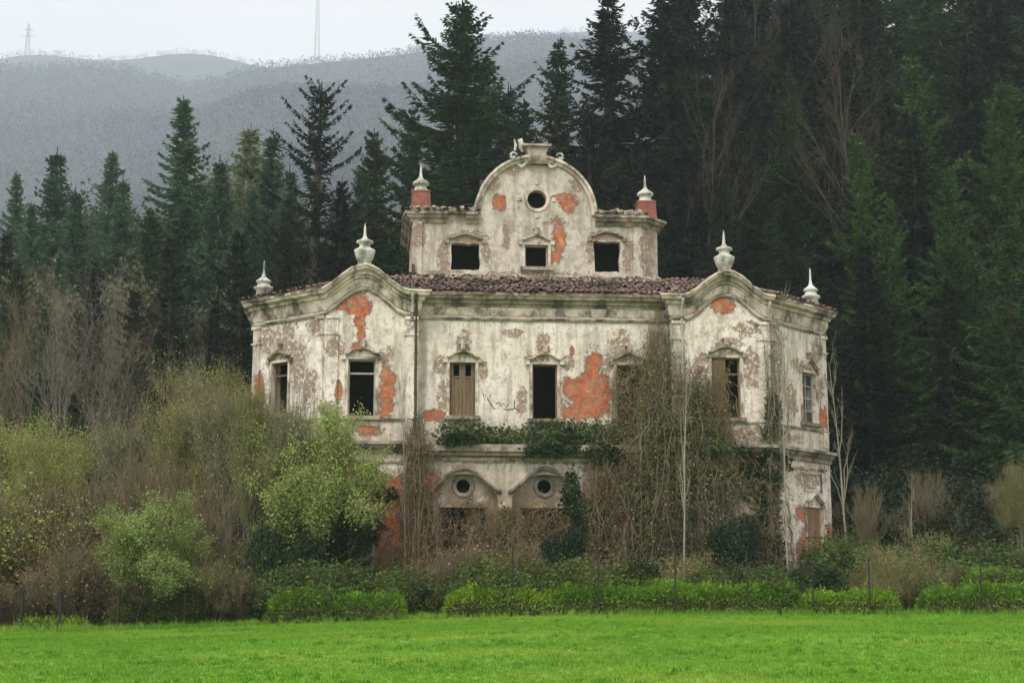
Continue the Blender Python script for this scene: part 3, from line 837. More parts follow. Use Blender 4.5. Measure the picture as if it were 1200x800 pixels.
# attic ------------------------------------------------------------
AX0, AX1, AY, AB = -5.3, 5.3, 3.0, 8.5
fA = frame_at(0, AY, 0)
ch = .75                                        # chamfered corners
n = 30
gtop = [(2.5 * math.cos(i * math.pi / n), 17.55 + 2.47 * math.sin(i * math.pi / n)) for i in range(n + 1)]
wall('attic_wall', [(AX0 + .1, 14.6), (AX1 - ch, 14.6), (AX1 - ch, 17.55)] + gtop + [(AX0 + .1, 17.55)],
     [rect(-3.56, -2.37, 15.2, 16.3, .03), rect(-.47, .5, 15.35, 16.3), rect(2.46, 3.57, 15.2, 16.5, .04), circ(.04, 18.27, .40)], fA, .4)
wall('attic_wall', rect(.003, ch * 1.414, 14.6, 17.55), [], frame_at(AX1 - ch, AY, R(45)), .3)
wall('attic_wall', rect(.003, AB - AY - ch, 14.6, 17.55), [rect(2, 3, 15.3, 16.3)], frame_at(AX1, AY + ch, R(90)), .3)
wall('attic_wall', rect(.003, AB - AY, 14.6, 17.55), [rect(2, 3, 15.3, 16.3)], frame_at(AX0 + .1, AY, R(90)) @ Matrix.Scale(-1, 4, (0, 1, 0)), .3)
wall('attic_wall', rect(AX0 + .1, AX1, 14.6, 17.55), [], frame_at(0, AB, 0), .3)
bm = bmesh.new()
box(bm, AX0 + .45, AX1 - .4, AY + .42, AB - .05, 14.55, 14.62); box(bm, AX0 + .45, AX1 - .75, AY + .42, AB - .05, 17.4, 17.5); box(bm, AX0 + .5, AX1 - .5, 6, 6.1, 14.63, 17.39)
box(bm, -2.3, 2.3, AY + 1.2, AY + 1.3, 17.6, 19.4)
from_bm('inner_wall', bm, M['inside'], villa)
for u, w in ((AX0 + .32, .4), (AX1 - ch - .25, .36)):
    bm = bmesh.new(); box(bm, u - w / 2, u + w / 2, -.07, .01, 14.9, 17.2, fA); from_bm('pilaster', bm, M['plaster'], villa)
bm = bmesh.new(); box(bm, .25, .8, -.07, .01, 14.9, 17.2, frame_at(AX1 - ch, AY, R(45))); from_bm('pilaster', bm, M['plaster'], villa)
AC = [(-.05, -.30), (.08, -.30), (.12, -.16), (.26, -.10), (.30, .0), (.40, .03), (.40, .13), (-.05, .2)]
for pts in ([(AX0 + .1, AB), (AX0 + .1, AY), (-3.75, AY)], [(-2.95, AY), (-2.45, AY)], [(2.5, AY), (AX1 - ch, AY), (AX1, AY + ch), (AX1, AB)]):
    p_, o_ = make_run(pts, 17.45); sweep('attic_cornice', p_, o_, AC, 'trim_dark')
p_, o_ = make_run([(AX0 + .1, AB), (AX0 + .1, AY), (AX1 - ch, AY), (AX1, AY + ch), (AX1, AB)], 14.93); sweep('moulding', p_, o_, THIN, 'trim')
# band following the gable
bm = bmesh.new(); rings = []
for i in range(41):
    a = math.pi * i / 40
    prof = [(2.34, -.05), (2.34, .02), (2.34, -.14), (2.42, -.16), (2.50, -.26), (2.58, -.26), (2.60, .42), (2.48, .42)]
    prof = [(2.36, .02), (2.36, -.10), (2.46, -.14), (2.50, -.24), (2.60, -.24), (2.62, .42), (2.49, .42)]
    rings.append([bm.verts.new((r_ * math.cos(a), AY + yy, 17.60 + (r_ - .03) * math.sin(a))) for r_, yy in prof])
for A, B in zip(rings, rings[1:]):
    for i in range(7): bm.faces.new((A[i], A[(i + 1) % 7], B[(i + 1) % 7], B[i]))
bm.faces.new(rings[0]); bm.faces.new(rings[-1][::-1])
from_bm('gable_moulding', bm, M['trim'], villa)
# small vault behind the gable
bm = bmesh.new(); A = [bm.verts.new((2.45 * math.cos(math.pi * i / 20), AY + .4, 17.5 + 2.4 * math.sin(math.pi * i / 20))) for i in range(21)]
B = [bm.verts.new((2.45 * math.cos(math.pi * i / 20), AY + 3.4, 17.5 + 1.2 * math.sin(math.pi * i / 20))) for i in range(21)]
for i in range(20): bm.faces.new((A[i], A[i + 1], B[i + 1], B[i]))
bm.faces.new(B)
from_bm('roof', bm, M['tile'], villa)
for args, st in (((-3.56, -2.37, 15.2, 16.3), None), ((-.47, .5, 15.35, 16.3), 1), ((2.46, 3.57, 15.2, 16.5), None)):
    if st: window(*args, fA, 'empty')
    hood((args[0] + args[1]) / 2, args[3] + .16, args[1] - args[0], fA, rise=.18, th=.08, mat='trim' if st else 'trim_dark', keystone=bool(st), out=.14)
bm = bmesh.new(); n = 28
A = [[bm.verts.new((.04 + r_ * math.cos(i * 2 * math.pi / n), AY + yy, 18.27 + r_ * math.sin(i * 2 * math.pi / n))) for i in range(n)] for r_, yy in ((.405, .02), (.405, -.05), (.53, -.06), (.56, .01))]
for p, q in ((0, 1), (1, 2), (2, 3)):
    for i in range(n): bm.faces.new((A[p][i], A[p][(i + 1) % n], A[q][(i + 1) % n], A[q][i]))
for k in range(4):
    a = k * math.pi / 2; cx, cz = .04 + .72 * math.cos(a), 18.27 + .72 * math.sin(a)
    box(bm, cx - .08, cx + .08, AY - .06, AY + .01, cz - .08, cz + .08)
from_bm('oculus_surround', bm, M['trim'], villa)

# crest on the gable
bm = bmesh.new()
def trap(bm, x0, x1, X0, X1, z0, z1, y0, y1):
    v = [bm.verts.new(p) for p in ((x0, y0, z0), (x1, y0, z0), (x1, y1, z0), (x0, y1, z0), (X0, y0, z1), (X1, y0, z1), (X1, y1, z1), (X0, y1, z1))]
    for q in ((0, 3, 2, 1), (4, 5, 6, 7), (0, 1, 5, 4), (1, 2, 6, 5), (2, 3, 7, 6), (3, 0, 4, 7)): bm.faces.new([v[i] for i in q])
trap(bm, -.42, .50, -.32, .40, 19.75, 20.1, AY - .3, AY + .35); trap(bm, -.30, .38, -.45, .53, 20.103, 20.5, AY - .28, AY + .33)
box(bm, -.56, .64, AY - .4, AY + .45, 20.503, 20.60)
crest = from_bm('gable_crest', bm, M['trim_dark'], villa)
for s_ in (-1, 1):
    pts = []
    for i in range(30):
        t_ = i / 29
        if t_ < .5:
            q = t_ / .5; pts.append((.04 + s_ * (1.0 - .62 * q), AY - .05, 20.12 - .45 * math.sin(q * math.pi * .9) ))
        else:
            q = (t_ - .5) / .5; rr = .16 * (1 - q * .6)
            pts.append((.04 + s_ * (.42 + rr * math.cos(-q * 5) - .16), AY - .05, 20.03 + q * .25 + rr * math.sin(-q * 5 + 3.1)))
    v, f = polytube(pts, .075, 8); me = poly_mesh('scroll', v, f); me.shade_smooth(); link('scroll', me, M['stone'], crest)
    pts = [(.04 + s_ * (.98 + .13 * math.cos(a)), AY - .05, 20.15 + .13 * math.sin(a)) for a in np.linspace(-2.2, 3.0, 14)]
    v, f = polytube(pts, np.linspace(.075, .04, 14), 8); me = poly_mesh('volute', v, f); me.shade_smooth(); link('volute', me, M['stone'], crest)
pts = [(-.56, AY - .1, 20.3), (-.66, AY - .1, 20.5), (-.62, AY - .1, 20.66), (-.68, AY - .1, 20.8), (-.58, AY - .12, 20.86)]
v, f = polytube(pts, [.06, .08, .13, .12, .04], 8); me = poly_mesh('broken_statue', v, f); me.shade_smooth(); link('broken_statue', me, M['stone'], crest)
v, f = polytube([(-.9, AY - .1, 20.35), (-.86, AY - .1, 20.6), (-.92, AY - .1, 20.85)], [.05, .07, .03], 7); me = poly_mesh('broken_statue', v, f); me.shade_smooth(); link('broken_statue', me, M['stone'], crest)

# finials ------------------------------------------------------------
def lathe(name, prof, loc, mat, parent, sides=16, square=0):
    prof = [(z, r_ * .88) for z, r_ in prof]
    bm = bmesh.new(); rings = []
    for z, r_ in prof:
        rings.append([bm.verts.new((loc[0] + r_ * math.cos(2 * math.pi * i / sides), loc[1] + r_ * math.sin(2 * math.pi * i / sides), loc[2] + z)) for i in range(sides)])
    for A, B in zip(rings, rings[1:]):
        for i in range(sides): bm.faces.new((A[i], A[(i + 1) % sides], B[(i + 1) % sides], B[i]))
    bm.faces.new(rings[0][::-1]); bm.faces.new(rings[-1])
    o = from_bm(name, bm, M[mat], parent)
    for p in o.data.polygons: p.use_smooth = True
    return o
URN = [(-.3, .30), (.22, .30), (.26, .37), (.36, .40), (.48, .44), (.56, .47), (.62, .47), (.66, .40), (.72, .26), (.80, .24), (.88, .25), (.92, .38), (.99, .37), (1.04, .22), (1.10, .12), (1.2, .075), (1.42, .05), (1.46, .07), (1.5, .045), (1.72, .018)]
SMALL = [(-.35, .30), (.05, .30), (.08, .34), (.34, .34), (.38, .44), (.46, .45), (.52, .30), (.64, .27), (.67, .36), (.73, .34), (.82, .2), (.90, .1), (1.05, .06), (1.3, .04), (1.34, .05), (1.56, .015)]
BELL = [(0, .40), (.08, .40), (.1, .30), (.3, .27), (.32, .40), (.40, .40), (.5, .28), (.58, .15), (.68, .08), (.9, .05), (.94, .06), (1.22, .015)]
lathe('finial', URN, (LPC, WF + .05, 14.5), 'stone', villa); lathe('finial', URN, (RPC, WF + .05, 14.5), 'stone', villa)
lathe('finial', SMALL, (LC[0] + .35, LC[1] + .15, 13.75), 'stone', villa); lathe('finial', [(z * 1.1, r_) for z, r_ in SMALL], (RC[0] - .55, RC[1] + .05, 13.75), 'stone', villa)
for x, y, h in ((AX0 + .45, AY + .3, .82), (AX1 - .5, AY + .75, .70)):
    bm = bmesh.new(); trap(bm, x - .44, x + .44, x - .38, x + .38, 17.62, 17.65 + h, y - .4, y + .4); box(bm, x - .42, x + .42, y - .42, y + .42, 17.653 + h, 17.72 + h)
    p = from_bm('chimney_pedestal', bm, M['brick_red'], villa)
    lathe('finial', BELL, (x, y, 17.72 + h), 'stone', p)
bm = bmesh.new(); box(bm, AX0 - .02, AX0 + .3, AY - .25, AY + .1, 14.95, 15.0); box(bm, AX0 + .1, AX0 + .22, AY - .2, AY - .08, 14.7, 15.35)
from_bm('stub_post', bm, M['rust'], villa)

# roofs ------------------------------------------------------------
EZ = 13.56
E = {'a': (LC[0] - .52, LC[1] - .2, EZ), 'b': (LX0 - .2, WF - .5, EZ), 'c': (LX1 + .1, WF - .5, EZ), 'c2': (LX1 + .12, -.5, EZ), 'd2': (RX0 - .12, -.5, EZ), 'd': (RX0 - .1, WF - .5, EZ), 'e': (RX1 + .2, WF - .5, EZ), 'f': (RC[0] + .52, RC[1] - .2, EZ), 'g': (RC[0] + .52, BACK + .5, EZ), 'h': (LC[0] - .52, BACK + .5, EZ)}
TZ = 14.9
E.update({'bw': (LX0 - .05, WF + .42, EZ + .02), 'cw': (LX1 + .1, WF + .42, EZ + .02), 'dw': (RX0 - .1, WF + .42, EZ + .02), 'ew': (RX1 + .05, WF + .42, EZ + .02)})
I = {'p': (AX0, AY + .05, TZ), 'q': (AX1, AY + .05, TZ), 'p0': (-7.0, AY + .2, TZ), 'q0': (7.2, AY + .2, TZ), 'p1': (-7.6, AY + 1.6, TZ), 'q1': (7.9, AY + 1.6, TZ), 'p2': (-7.6, 9, TZ), 'q2': (7.9, 9, TZ)}
def roof_face(pts, name='roof'):
    bm = bmesh.new(); top = [bm.verts.new(p) for p in pts]; bot = [bm.verts.new((p[0], p[1], p[2] - .1)) for p in pts]
    bm.faces.new(top); bm.faces.new(bot[::-1])
    for i in range(len(pts)): bm.faces.new((top[i], top[(i + 1) % len(pts)], bot[(i + 1) % len(pts)], bot[i]))
    return from_bm(name, bm, M['tile'], villa)
def tiles(roof, pts, r, step_u=.21, step_v=.36):
    """half-round tiles laid up the slope inside the polygon; pts[0]-pts[1] is the eave"""
    P = [Vector(p) for p in pts]
    U = (P[1] - P[0]).normalized()
    N = U.cross(P[-1] - P[0]).normalized()
    if N.z < 0: N = -N
    V = N.cross(U).normalized()
    if V.z < 0: V = -V
    poly = [((p - P[0]).dot(U), (p - P[0]).dot(V)) for p in P]
    def inside(u, v):
        c_ = False; n = len(poly)
        for i in range(n):
            (x1, y1), (x2, y2) = poly[i], poly[(i + 1) % n]
            if (y1 > v) != (y2 > v) and u < (x2 - x1) * (v - y1) / (y2 - y1) + x1: c_ = not c_
        return c_
    us = [p[0] for p in poly]; vs_ = [p[1] for p in poly]
    vv, ff = [], []
    v = 0.0
    while v < max(vs_):
        u = min(us)
        while u < max(us):
            if inside(u + step_u / 2, v + .1) and r.random() > .05:
                du, dv, lift, tilt = r.uniform(-.03, .03), r.uniform(-.09, .09), r.uniform(0, .035), r.uniform(-.05, .05)
                o0 = len(vv)
                for s_, (lv, rr) in enumerate(((-.06, .10), (step_v + .02, .085))):
                    for k in range(4):
                        a = math.pi * k / 3
                        q = P[0] + U * (u + du + step_u / 2 - rr * math.cos(a) + tilt * s_) + V * (v + dv + lv) + N * (rr * .75 * math.sin(a) + .02 + lift + (.03 if s_ == 0 else 0))
                        vv.append(tuple(q))
                for k in range(3): ff.append((o0 + k, o0 + k + 1, o0 + k + 5, o0 + k + 4))
            u += step_u
        v += step_v
    o = link('roof_tiles', poly_mesh('roof_tiles', np.array(vv), np.array(ff)), M['tile'], roof); o['kind'] = 'stuff'
rr_ = random.Random(5)
for keys, ntile in (((('c2'), 'd2', 'q', 'p'), 1), (('bw', 'cw', 'p', 'p0'), 1), (('dw', 'ew', 'q0', 'q'), 1), (('a', 'b', 'p0', 'p1'), 1), (('e', 'f', 'q1', 'q0'), 1), (('h', 'a', 'p1', 'p2'), 0), (('f', 'g', 'q2', 'q1'), 0), (('g', 'h', 'p2', 'q2'), 0)):
    pts = [E.get(k) or I.get(k) for k in keys]
    rf = roof_face(pts)
    if ntile: tiles(rf, pts, rr_)
roof_face([I['p0'], I['p'], I['q'], I['q0'], I['q1'], I['q2'], I['p2'], I['p1']])
pts = [(LX1 + .1, WF - .5, EZ), (LX1 + .12, -.5, EZ), I['p']]
for pts in ([(AX0 - .2, AY - .25, 17.62), (-2.45, AY - .25, 17.62), (-2.45, AY + 2.8, 18.5), (AX0 + 2, AY + 2.8, 18.5)],
            [(2.45, AY - .25, 17.62), (AX1 - .6, AY - .25, 17.62), (AX1 - 2, AY + 2.8, 18.5), (2.45, AY + 2.8, 18.5)]):
    rf = roof_face(pts); tiles(rf, pts, rr_)
roof_face([(AX1 - .6, AY - .25, 17.62), (AX1 + .3, AY + .6, 17.62), (AX1 + .3, AB + .2, 17.62), (AX1 - 2, AY + 2.8, 18.5)])
roof_face([(AX0 - .2, AB + .2, 17.62), (AX0 - .2, AY - .25, 17.62), (AX0 + 2, AY + 2.8, 18.5)])
roof_face([(AX0 - .2, AB + .2, 17.62), (AX1 + .3, AB + .2, 17.62), (AX1 - 2, AY + 2.8, 18.5), (AX0 + 2, AY + 2.8, 18.5)])

bm = bmesh.new(); rq = random.Random(8)
for i in range(120):
    x = rq.choice([rq.uniform(AX0, -2.6), rq.uniform(2.6, AX1 - .8), rq.uniform(3.6, 4.6)]); s_ = rq.uniform(.05, .14)
    m_ = Matrix.Translation((x, AY - .25 + rq.uniform(0, .35), 17.66 + rq.uniform(0, .08))) @ Matrix.Rotation(rq.uniform(0, 3), 4, (rq.random(), rq.random(), 1))
    box(bm, -s_ * 1.3, s_ * 1.3, -s_, s_, -s_ * .6, s_ * .6, m_)
for i in range(160):
    x = rq.uniform(-5.2, 5.2); s_ = rq.uniform(.04, .10); q = rq.random()
    m_ = Matrix.Translation((x, 2.9 - q * 1.2, 14.95 - q * .42)) @ Matrix.Rotation(rq.uniform(0, 3), 4, (rq.random(), rq.random(), 1))
    box(bm, -s_ * 1.5, s_ * 1.5, -s_, s_, -s_ * .5, s_ * .5, m_)
o = from_bm('fallen_rubble', bm, M['trim_dark'], villa); o['kind'] = 'stuff'
# downpipes ------------------------------------------------------------
def pipe(x, y, z0, z1, mat, name='downpipe'):
    r_ = random.Random(int(x * 10)); pts = [(x, y - .42, z1 + .35), (x, y - .42, z1 + .25), (x, y - .1, z1)] + [(x + r_.uniform(-.012, .012), y - .1, z1 - (z1 - z0) * k / 8) for k in range(1, 9)]
    v, f = polytube(pts, .055, 8); me = poly_mesh(name, v, f); me.shade_smooth()
    o = link(name, me, M[mat], villa)
    for k in range(4):
        zz = z1 - .4 - (z1 - z0 - .6) * k / 3
        v, f = polytube([(x, y - .1, zz), (x, y - .1, zz + .05)], .072, 8); link('pipe_bracket', poly_mesh('pipe_bracket', v, f), M['rust'], o)
pipe(LX1 - .1, WF, 7.7, 13.0, 'rust'); pipe(LX1 - .25, WF - .02, 12.1, 13.0, 'pipe'); pipe(RX0 + .42, WF, 2.0, 13.0, 'pipe'); pipe(RX1 - .02, WF - .06, 1.2, 12.9, 'pipe')

# sprayed scribble beside the middle window: illegible strokes
def stroke(pts):
    q = [(x, -.012, z) for x, z in pts]
    v, f = polytube(q, .022, 5); v = v.copy(); v[:, 1] = -.006 + (v[:, 1] + .012) * .15
    return v, f
S = [[(-2.42, 9.62), (-2.36, 9.35), (-2.3, 9.6), (-2.22, 9.38), (-2.1, 9.55)], [(-2.25, 9.4), (-2.05, 9.1), (-1.98, 8.98), (-1.9, 9.02)], [(-1.9, 9.2), (-1.78, 9.26), (-1.7, 9.1), (-1.6, 9.22), (-1.52, 9.05), (-1.42, 9.2)],
     [(-1.62, 8.99), (-1.4, 8.96), (-1.2, 9.0), (-1.17, 9.35)], [(-1.17, 9.05), (-1.05, 8.97), (-.98, 8.96)]]
v, f = join([stroke(s_) for s_ in S])
link('graffiti', poly_mesh('graffiti', v, f), M['spray'], villa)

# ------------------------------------------------------------------ plant builders
def mesh_obj(name, vf, mat, parent, smooth=False):
    me = poly_mesh(name, *vf)
    if smooth: me.shade_smooth()
    o = link(name, me, M[mat], parent)
    if name in ('boughs', 'twigs', 'stems', 'bracing'): o['kind'] = 'stuff'
    return o

def spruce(seed, h=20., rad=3.4, mat='spruce', trunk='bark_dark', gap=.42, dens=1.0, droop=.35, clear=.06, sparse=0.0, leafw=.085, power=.85, bare_low=0.0, lf=1.0):
    """conifer: tapered trunk, whorled boughs that droop and carry hanging sprays"""
    r = np.random.default_rng(seed)
    root = empty('spruce_tree')
    n = 14; tz = np.linspace(-1.5, h, n)
    lean = r.normal(size=2) * .012 * h
    tx = lean[0] * (tz / h) ** 2; ty = lean[1] * (tz / h) ** 2
    tr = .018 * h * (1 - np.clip(tz / h, 0, 1)) ** .8 + .02
    mesh_obj('trunk', polytube(np.stack([tx, ty, tz], 1), tr, 7), trunk, root, True)
    P, D, L, W = [], [], [], []
    sa, sb, sr = [], [], []
    z = h * clear
    while z < h * .985:
        t_ = z / h
        nb = r.integers(4, 7)
        a0 = r.uniform(0, 6.28)
        env = r.uniform(.72, 1.12) * rad * min(1.0, (1 - t_) ** power * 1.12 + .015) * (0.72 if t_ < .12 else 1)
        for b in range(nb):
            if r.random() < sparse: continue
            a = a0 + b * 6.283 / nb + r.normal() * .25
            l = env * r.uniform(.5, 1.15)
            if r.random() < .08: l *= 1.3
            if l < .15: l = .15
            slope = .55 * (t_ ** 1.5) + .1 - droop * (1 - t_)
            m = max(4, int(l / .105 * dens))
            s = (np.arange(m) + r.uniform(0, 1, m)) / m
            ca, sa_ = math.cos(a), math.sin(a)
            bx, by = np.interp(z, tz, tx), np.interp(z, tz, ty)
            def at(s):
                rr = l * s; zz = z + rr * slope - droop * .9 * l * s ** 1.5 * (1 - t_ * .6) + .32 * l * s ** 3
                return np.stack([bx + ca * rr, by + sa_ * rr, zz], -1)
            q = at(np.linspace(0, 1, 4))
            for i in range(3): sa.append(q[i]); sb.append(q[i + 1]); sr.append((.006 + .012 * l) * (1 - i * .27))
            if t_ < bare_low and r.random() < .8: continue
            p = at(s)
            fwd = np.array([ca, sa_, slope * .4]); side = np.array([-sa_, ca, 0])
            ll = (.24 * l * (1 - s) ** .7 + .17) * lf * r.uniform(.5, 1.25, m)
            for sg in (-1, 1):
                d = fwd[None] * .75 + side[None] * sg * r.uniform(.5, 1.1, (m, 1)) + np.array([[0, 0, -1.]]) * r.uniform(.0, .45 + .5 * droop, (m, 1))
                P.append(p); D.append(d); L.append(ll); W.append(np.full(m, leafw) + ll * .07)
            k = int(m * 1.4) + 1                       # sprays hanging below and standing above the bough
            idx = r.integers(0, m, k)
            d = fwd[None] * .5 + r.normal(size=(k, 3)) * .35 + np.array([[0, 0, -.75]])
            P.append(p[idx]); D.append(d); L.append(ll[idx] * .75 + .08); W.append(np.full(k, leafw * 1.2))
            d = fwd[None] * 1.0 + r.normal(size=(k, 3)) * .35 + np.array([[0, 0, .25]])
            P.append(p[idx]); D.append(d); L.append(ll[idx] * .5 + .12); W.append(np.full(k, leafw))
        z += gap * r.uniform(.45, 1.45) * (1.0 if t_ < .8 else .7)
    zz = h * r.uniform(max(clear, .12), .97, int(h * 55)); a_ = r.uniform(0, 6.283, len(zz)); q_ = r.uniform(.05, .35, len(zz)) * rad * (1 - zz / h) + .05
    P.append(np.stack([np.interp(zz, tz, tx) + np.cos(a_) * q_, np.interp(zz, tz, ty) + np.sin(a_) * q_, zz], 1)); D.append(np.stack([np.cos(a_), np.sin(a_), np.full(len(zz), -.4)], 1) + r.normal(size=(len(zz), 3)) * .4)
    L.append(r.uniform(.25, .6, len(zz))); W.append(np.full(len(zz), leafw * 1.4))
    v = tubes(sa, sb, np.array(sr), np.array(sr) * .7, 3)
    mesh_obj('boughs', v, trunk, root)
    P = np.concatenate(P); D = np.concatenate(D); L = np.concatenate(L); W = np.concatenate(W)
    mesh_obj('crown', leaves(P, D, L, W, r), mat, root)
    root['_h'] = h
    return root

def grow(r, base, dir0, length, radius, levels, spread=.55, kids=(2, 4), up=.25, wig=.12, ratio=.68, n0=4):
    """branching skeleton; returns segments and the twig segments"""
    segs = []
    stack = [(np.array(base, float), unit(np.array(dir0, float)), length, radius, 0)]
    while stack:
        p, d, l, rd, lv = stack.pop()
        n = (n0 if lv == 0 else 4) if lv < 2 else 3
        wg = wig * (.3 if lv == 0 and n0 > 5 else 1)
        pts = [p]
        dd = d.copy()
        for i in range(n):
            dd = unit(dd + r.normal(size=3) * wg + np.array([0, 0, up * .3]))
            q = pts[-1] + dd * l / n
            ra = rd * (1 - (.8 if lv == 0 and n0 > 5 else .45) * i / n); rb = rd * (1 - (.8 if lv == 0 and n0 > 5 else .45) * (i + 1) / n)
            segs.append((pts[-1], q, ra, rb, lv)); pts.append(q)
            if lv < levels and (i > (n0 * .25 if n0 > 5 else 0) or lv > 0):
                for _ in range(r.integers(kids[0], kids[1]) if i == n - 1 else (r.integers(1, 4) if lv == 0 and n0 > 5 else r.integers(0, 2 + (lv > 0)))):
                    ax = unit(r.normal(size=3))
                    nd = unit(dd + ax * spread * r.uniform(.6, 1.5) + np.array([0, 0, up]))
                    stack.append((q, nd, l * (ratio if not (lv == 0 and n0 > 5) else ratio * .62 * (1 - .55 * i / n)) * r.uniform(.7, 1.15), max(rb * r.uniform(.5, .72), .006), lv + 1))
    return segs

def segmesh(segs, lo, hi):
    s = [x for x in segs if lo <= x[4] <= hi]
    if not s: return None
    out = []
    for sides, sel in ((6, [x for x in s if x[4] < 2]), (3, [x for x in s if x[4] >= 2])):
        if sel: out.append(tubes([x[0] for x in sel], [x[1] for x in sel], np.array([x[2] for x in sel]), np.array([x[3] for x in sel]), sides))
    return join(out)

def broadleaf(seed, name='leafy_tree', h=7., stems=1, levels=4, leaf=None, per=6., size=.10, bark='bark', twig='twig', radius=.11, spread=.55, stemspread=.25, up=.22, kids=(2, 4), ratio=.68, wig=.12, ivy=0, lean=(0, 0), first=.38, jitter=.18, minlv=None, n0=4):
    r = np.random.default_rng(seed)
    root = empty(name)
    segs = []; parts = []
    for s_ in range(stems):
        a = r.uniform(0, 6.28)
        d = (math.cos(a) * stemspread * r.uniform(.4, 1.2) * (stems > 1) + lean[0], math.sin(a) * stemspread * r.uniform(.4, 1.2) * (stems > 1) + lean[1], 1)
        b = (math.cos(a) * .12 * (stems > 1), math.sin(a) * .12 * (stems > 1), -.3)
        g_ = grow(r, b, d, h * first * r.uniform(.8, 1.1), radius * r.uniform(.7, 1.1) * (1 if stems == 1 else .7), levels, spread, kids, up, wig, ratio, n0); parts.append(len(g_)); segs += g_
    top = max(max(x[0][2], x[1][2]) for x in segs)
    k = h / top
    segs = [(a * k, b * k, c_, d_, l_) for a, b, c_, d_, l_ in segs]
    if stems <= 4:
        o0 = 0
        for c_ in parts: mesh_obj('trunk', segmesh(segs[o0:o0 + c_], 0, 1), bark, root); o0 += c_
    else: mesh_obj('stems', segmesh(segs, 0, 1), bark, root)
    t_ = segmesh(segs, 2, levels)
    if t_: mesh_obj('twigs', t_, twig, root)
    if leaf:
        s = [x for x in segs if x[4] >= (minlv if minlv is not None else levels - 1)]
        A = np.array([x[0] for x in s]); B = np.array([x[1] for x in s])
        ln = np.linalg.norm(B - A, axis=1)
        cnt = r.poisson(ln * per)
        idx = np.repeat(np.arange(len(s)), cnt)
        P = A[idx] + (B - A)[idx] * r.uniform(0, 1, (len(idx), 1)) + r.normal(size=(len(idx), 3)) * jitter
        D = r.normal(size=(len(idx), 3)) + np.array([0, 0, .3])
        L = size * r.uniform(.6, 1.4, len(idx))
        mesh_obj('foliage', leaves(P, D, L, L * .75, r), leaf, root)
    if ivy:
        s = [x for x in segs if x[4] == 0]
        P = []
        for a, b, c_, d_, l_ in s:
            q = r.uniform(0, 1, (ivy, 1)); ang = r.uniform(0, 6.28, ivy); rr = c_ + r.uniform(0, .28, ivy)
            P.append(a + (b - a) * q + np.stack([np.cos(ang) * rr, np.sin(ang) * rr, r.normal(size=ivy) * .1], 1))
        P = np.concatenate(P); D = r.normal(size=P.shape) + np.array([0, 0, -.4])
        mesh_obj('ivy_sleeve', leaves(P, D, .13 * r.uniform(.6, 1.3, len(P)), .1, r), 'ivy', root)
    root['_h'] = h
    return root

def copy_tree(o, parent=None):
    c = o.copy(); COL.objects.link(c)
    if parent: c.parent = parent
    for ch_ in o.children: copy_tree(ch_, c)
    return c

USED = set()
def put(proto, x, y, h=None, rz=None, wide=1.0, label=None, cat='tree', group=None, name=None, dz=-.1, swap=None):
    """first use moves the prototype itself, later uses copy it"""
    if proto.name in USED: o = copy_tree(proto)
    else: o = proto; USED.add(proto.name)
    s = (h / proto['_h']) if h else 1.0
    o.location = (x, y, gz(x, y) + dz)
    o.scale = (s * wide, s * wide, s)
    o.rotation_euler = (0, 0, rz if rz is not None else random.uniform(0, 6.28))
    if name: o.name = name
    for k_ in ('label', 'group'):
        if k_ in o: del o[k_]
    tag(o, label, cat, group)
    if swap:
        for ch_ in o.children:
            if ch_.name.split('.')[0] in swap:
                ch_.material_slots[0].link = 'OBJECT'; ch_.material_slots[0].material = M[swap[ch_.name.split('.')[0]]]
    return o

def top_h(px, py, Y):
    """height of a plant whose top is seen at (px, py) and that grows Y metres away"""
    x = colx(px, py, Y)
    return x, height_at(py, Y) - gz(x, Y)

# ------------------------------------------------------------------ conifers one can tell apart
SP = {
 'full': spruce(11, 24, 5.2, 'spruce', gap=.50, droop=.32, dens=1.1, power=.95),
 'full2': spruce(12, 22, 4.6, 'spruce', gap=.50, droop=.42, power=.95),
 'gaunt': spruce(14, 20, 4.0, 'spruce_dark', gap=.8, droop=.02, sparse=.1, dens=1.5, power=.6, lf=.6, leafw=.06),
 'broad': spruce(15, 30, 8.4, 'spruce_olive', gap=.52, droop=.12, dens=1.0, power=.85, leafw=.09),
 'ragged': spruce(16, 26, 6.2, 'spruce_dark', gap=.6, droop=.26, sparse=.05, dens=1.0, power=.9),
 'larch': spruce(17, 20, 3.6, 'larch', gap=.7, droop=.2, sparse=.1, trunk='bark'),
 'dark': spruce(18, 24, 5.2, 'spruce_dark', gap=.52, droop=.42, dens=1.0, clear=.02),
 'dark2': spruce(19, 22, 4.6, 'spruce_dark', gap=.55, droop=.5, dens=.95, clear=.02),
 'olive': spruce(20, 22, 5.0, 'spruce_olive', gap=.55, droop=.38, dens=.95, clear=.05),
}
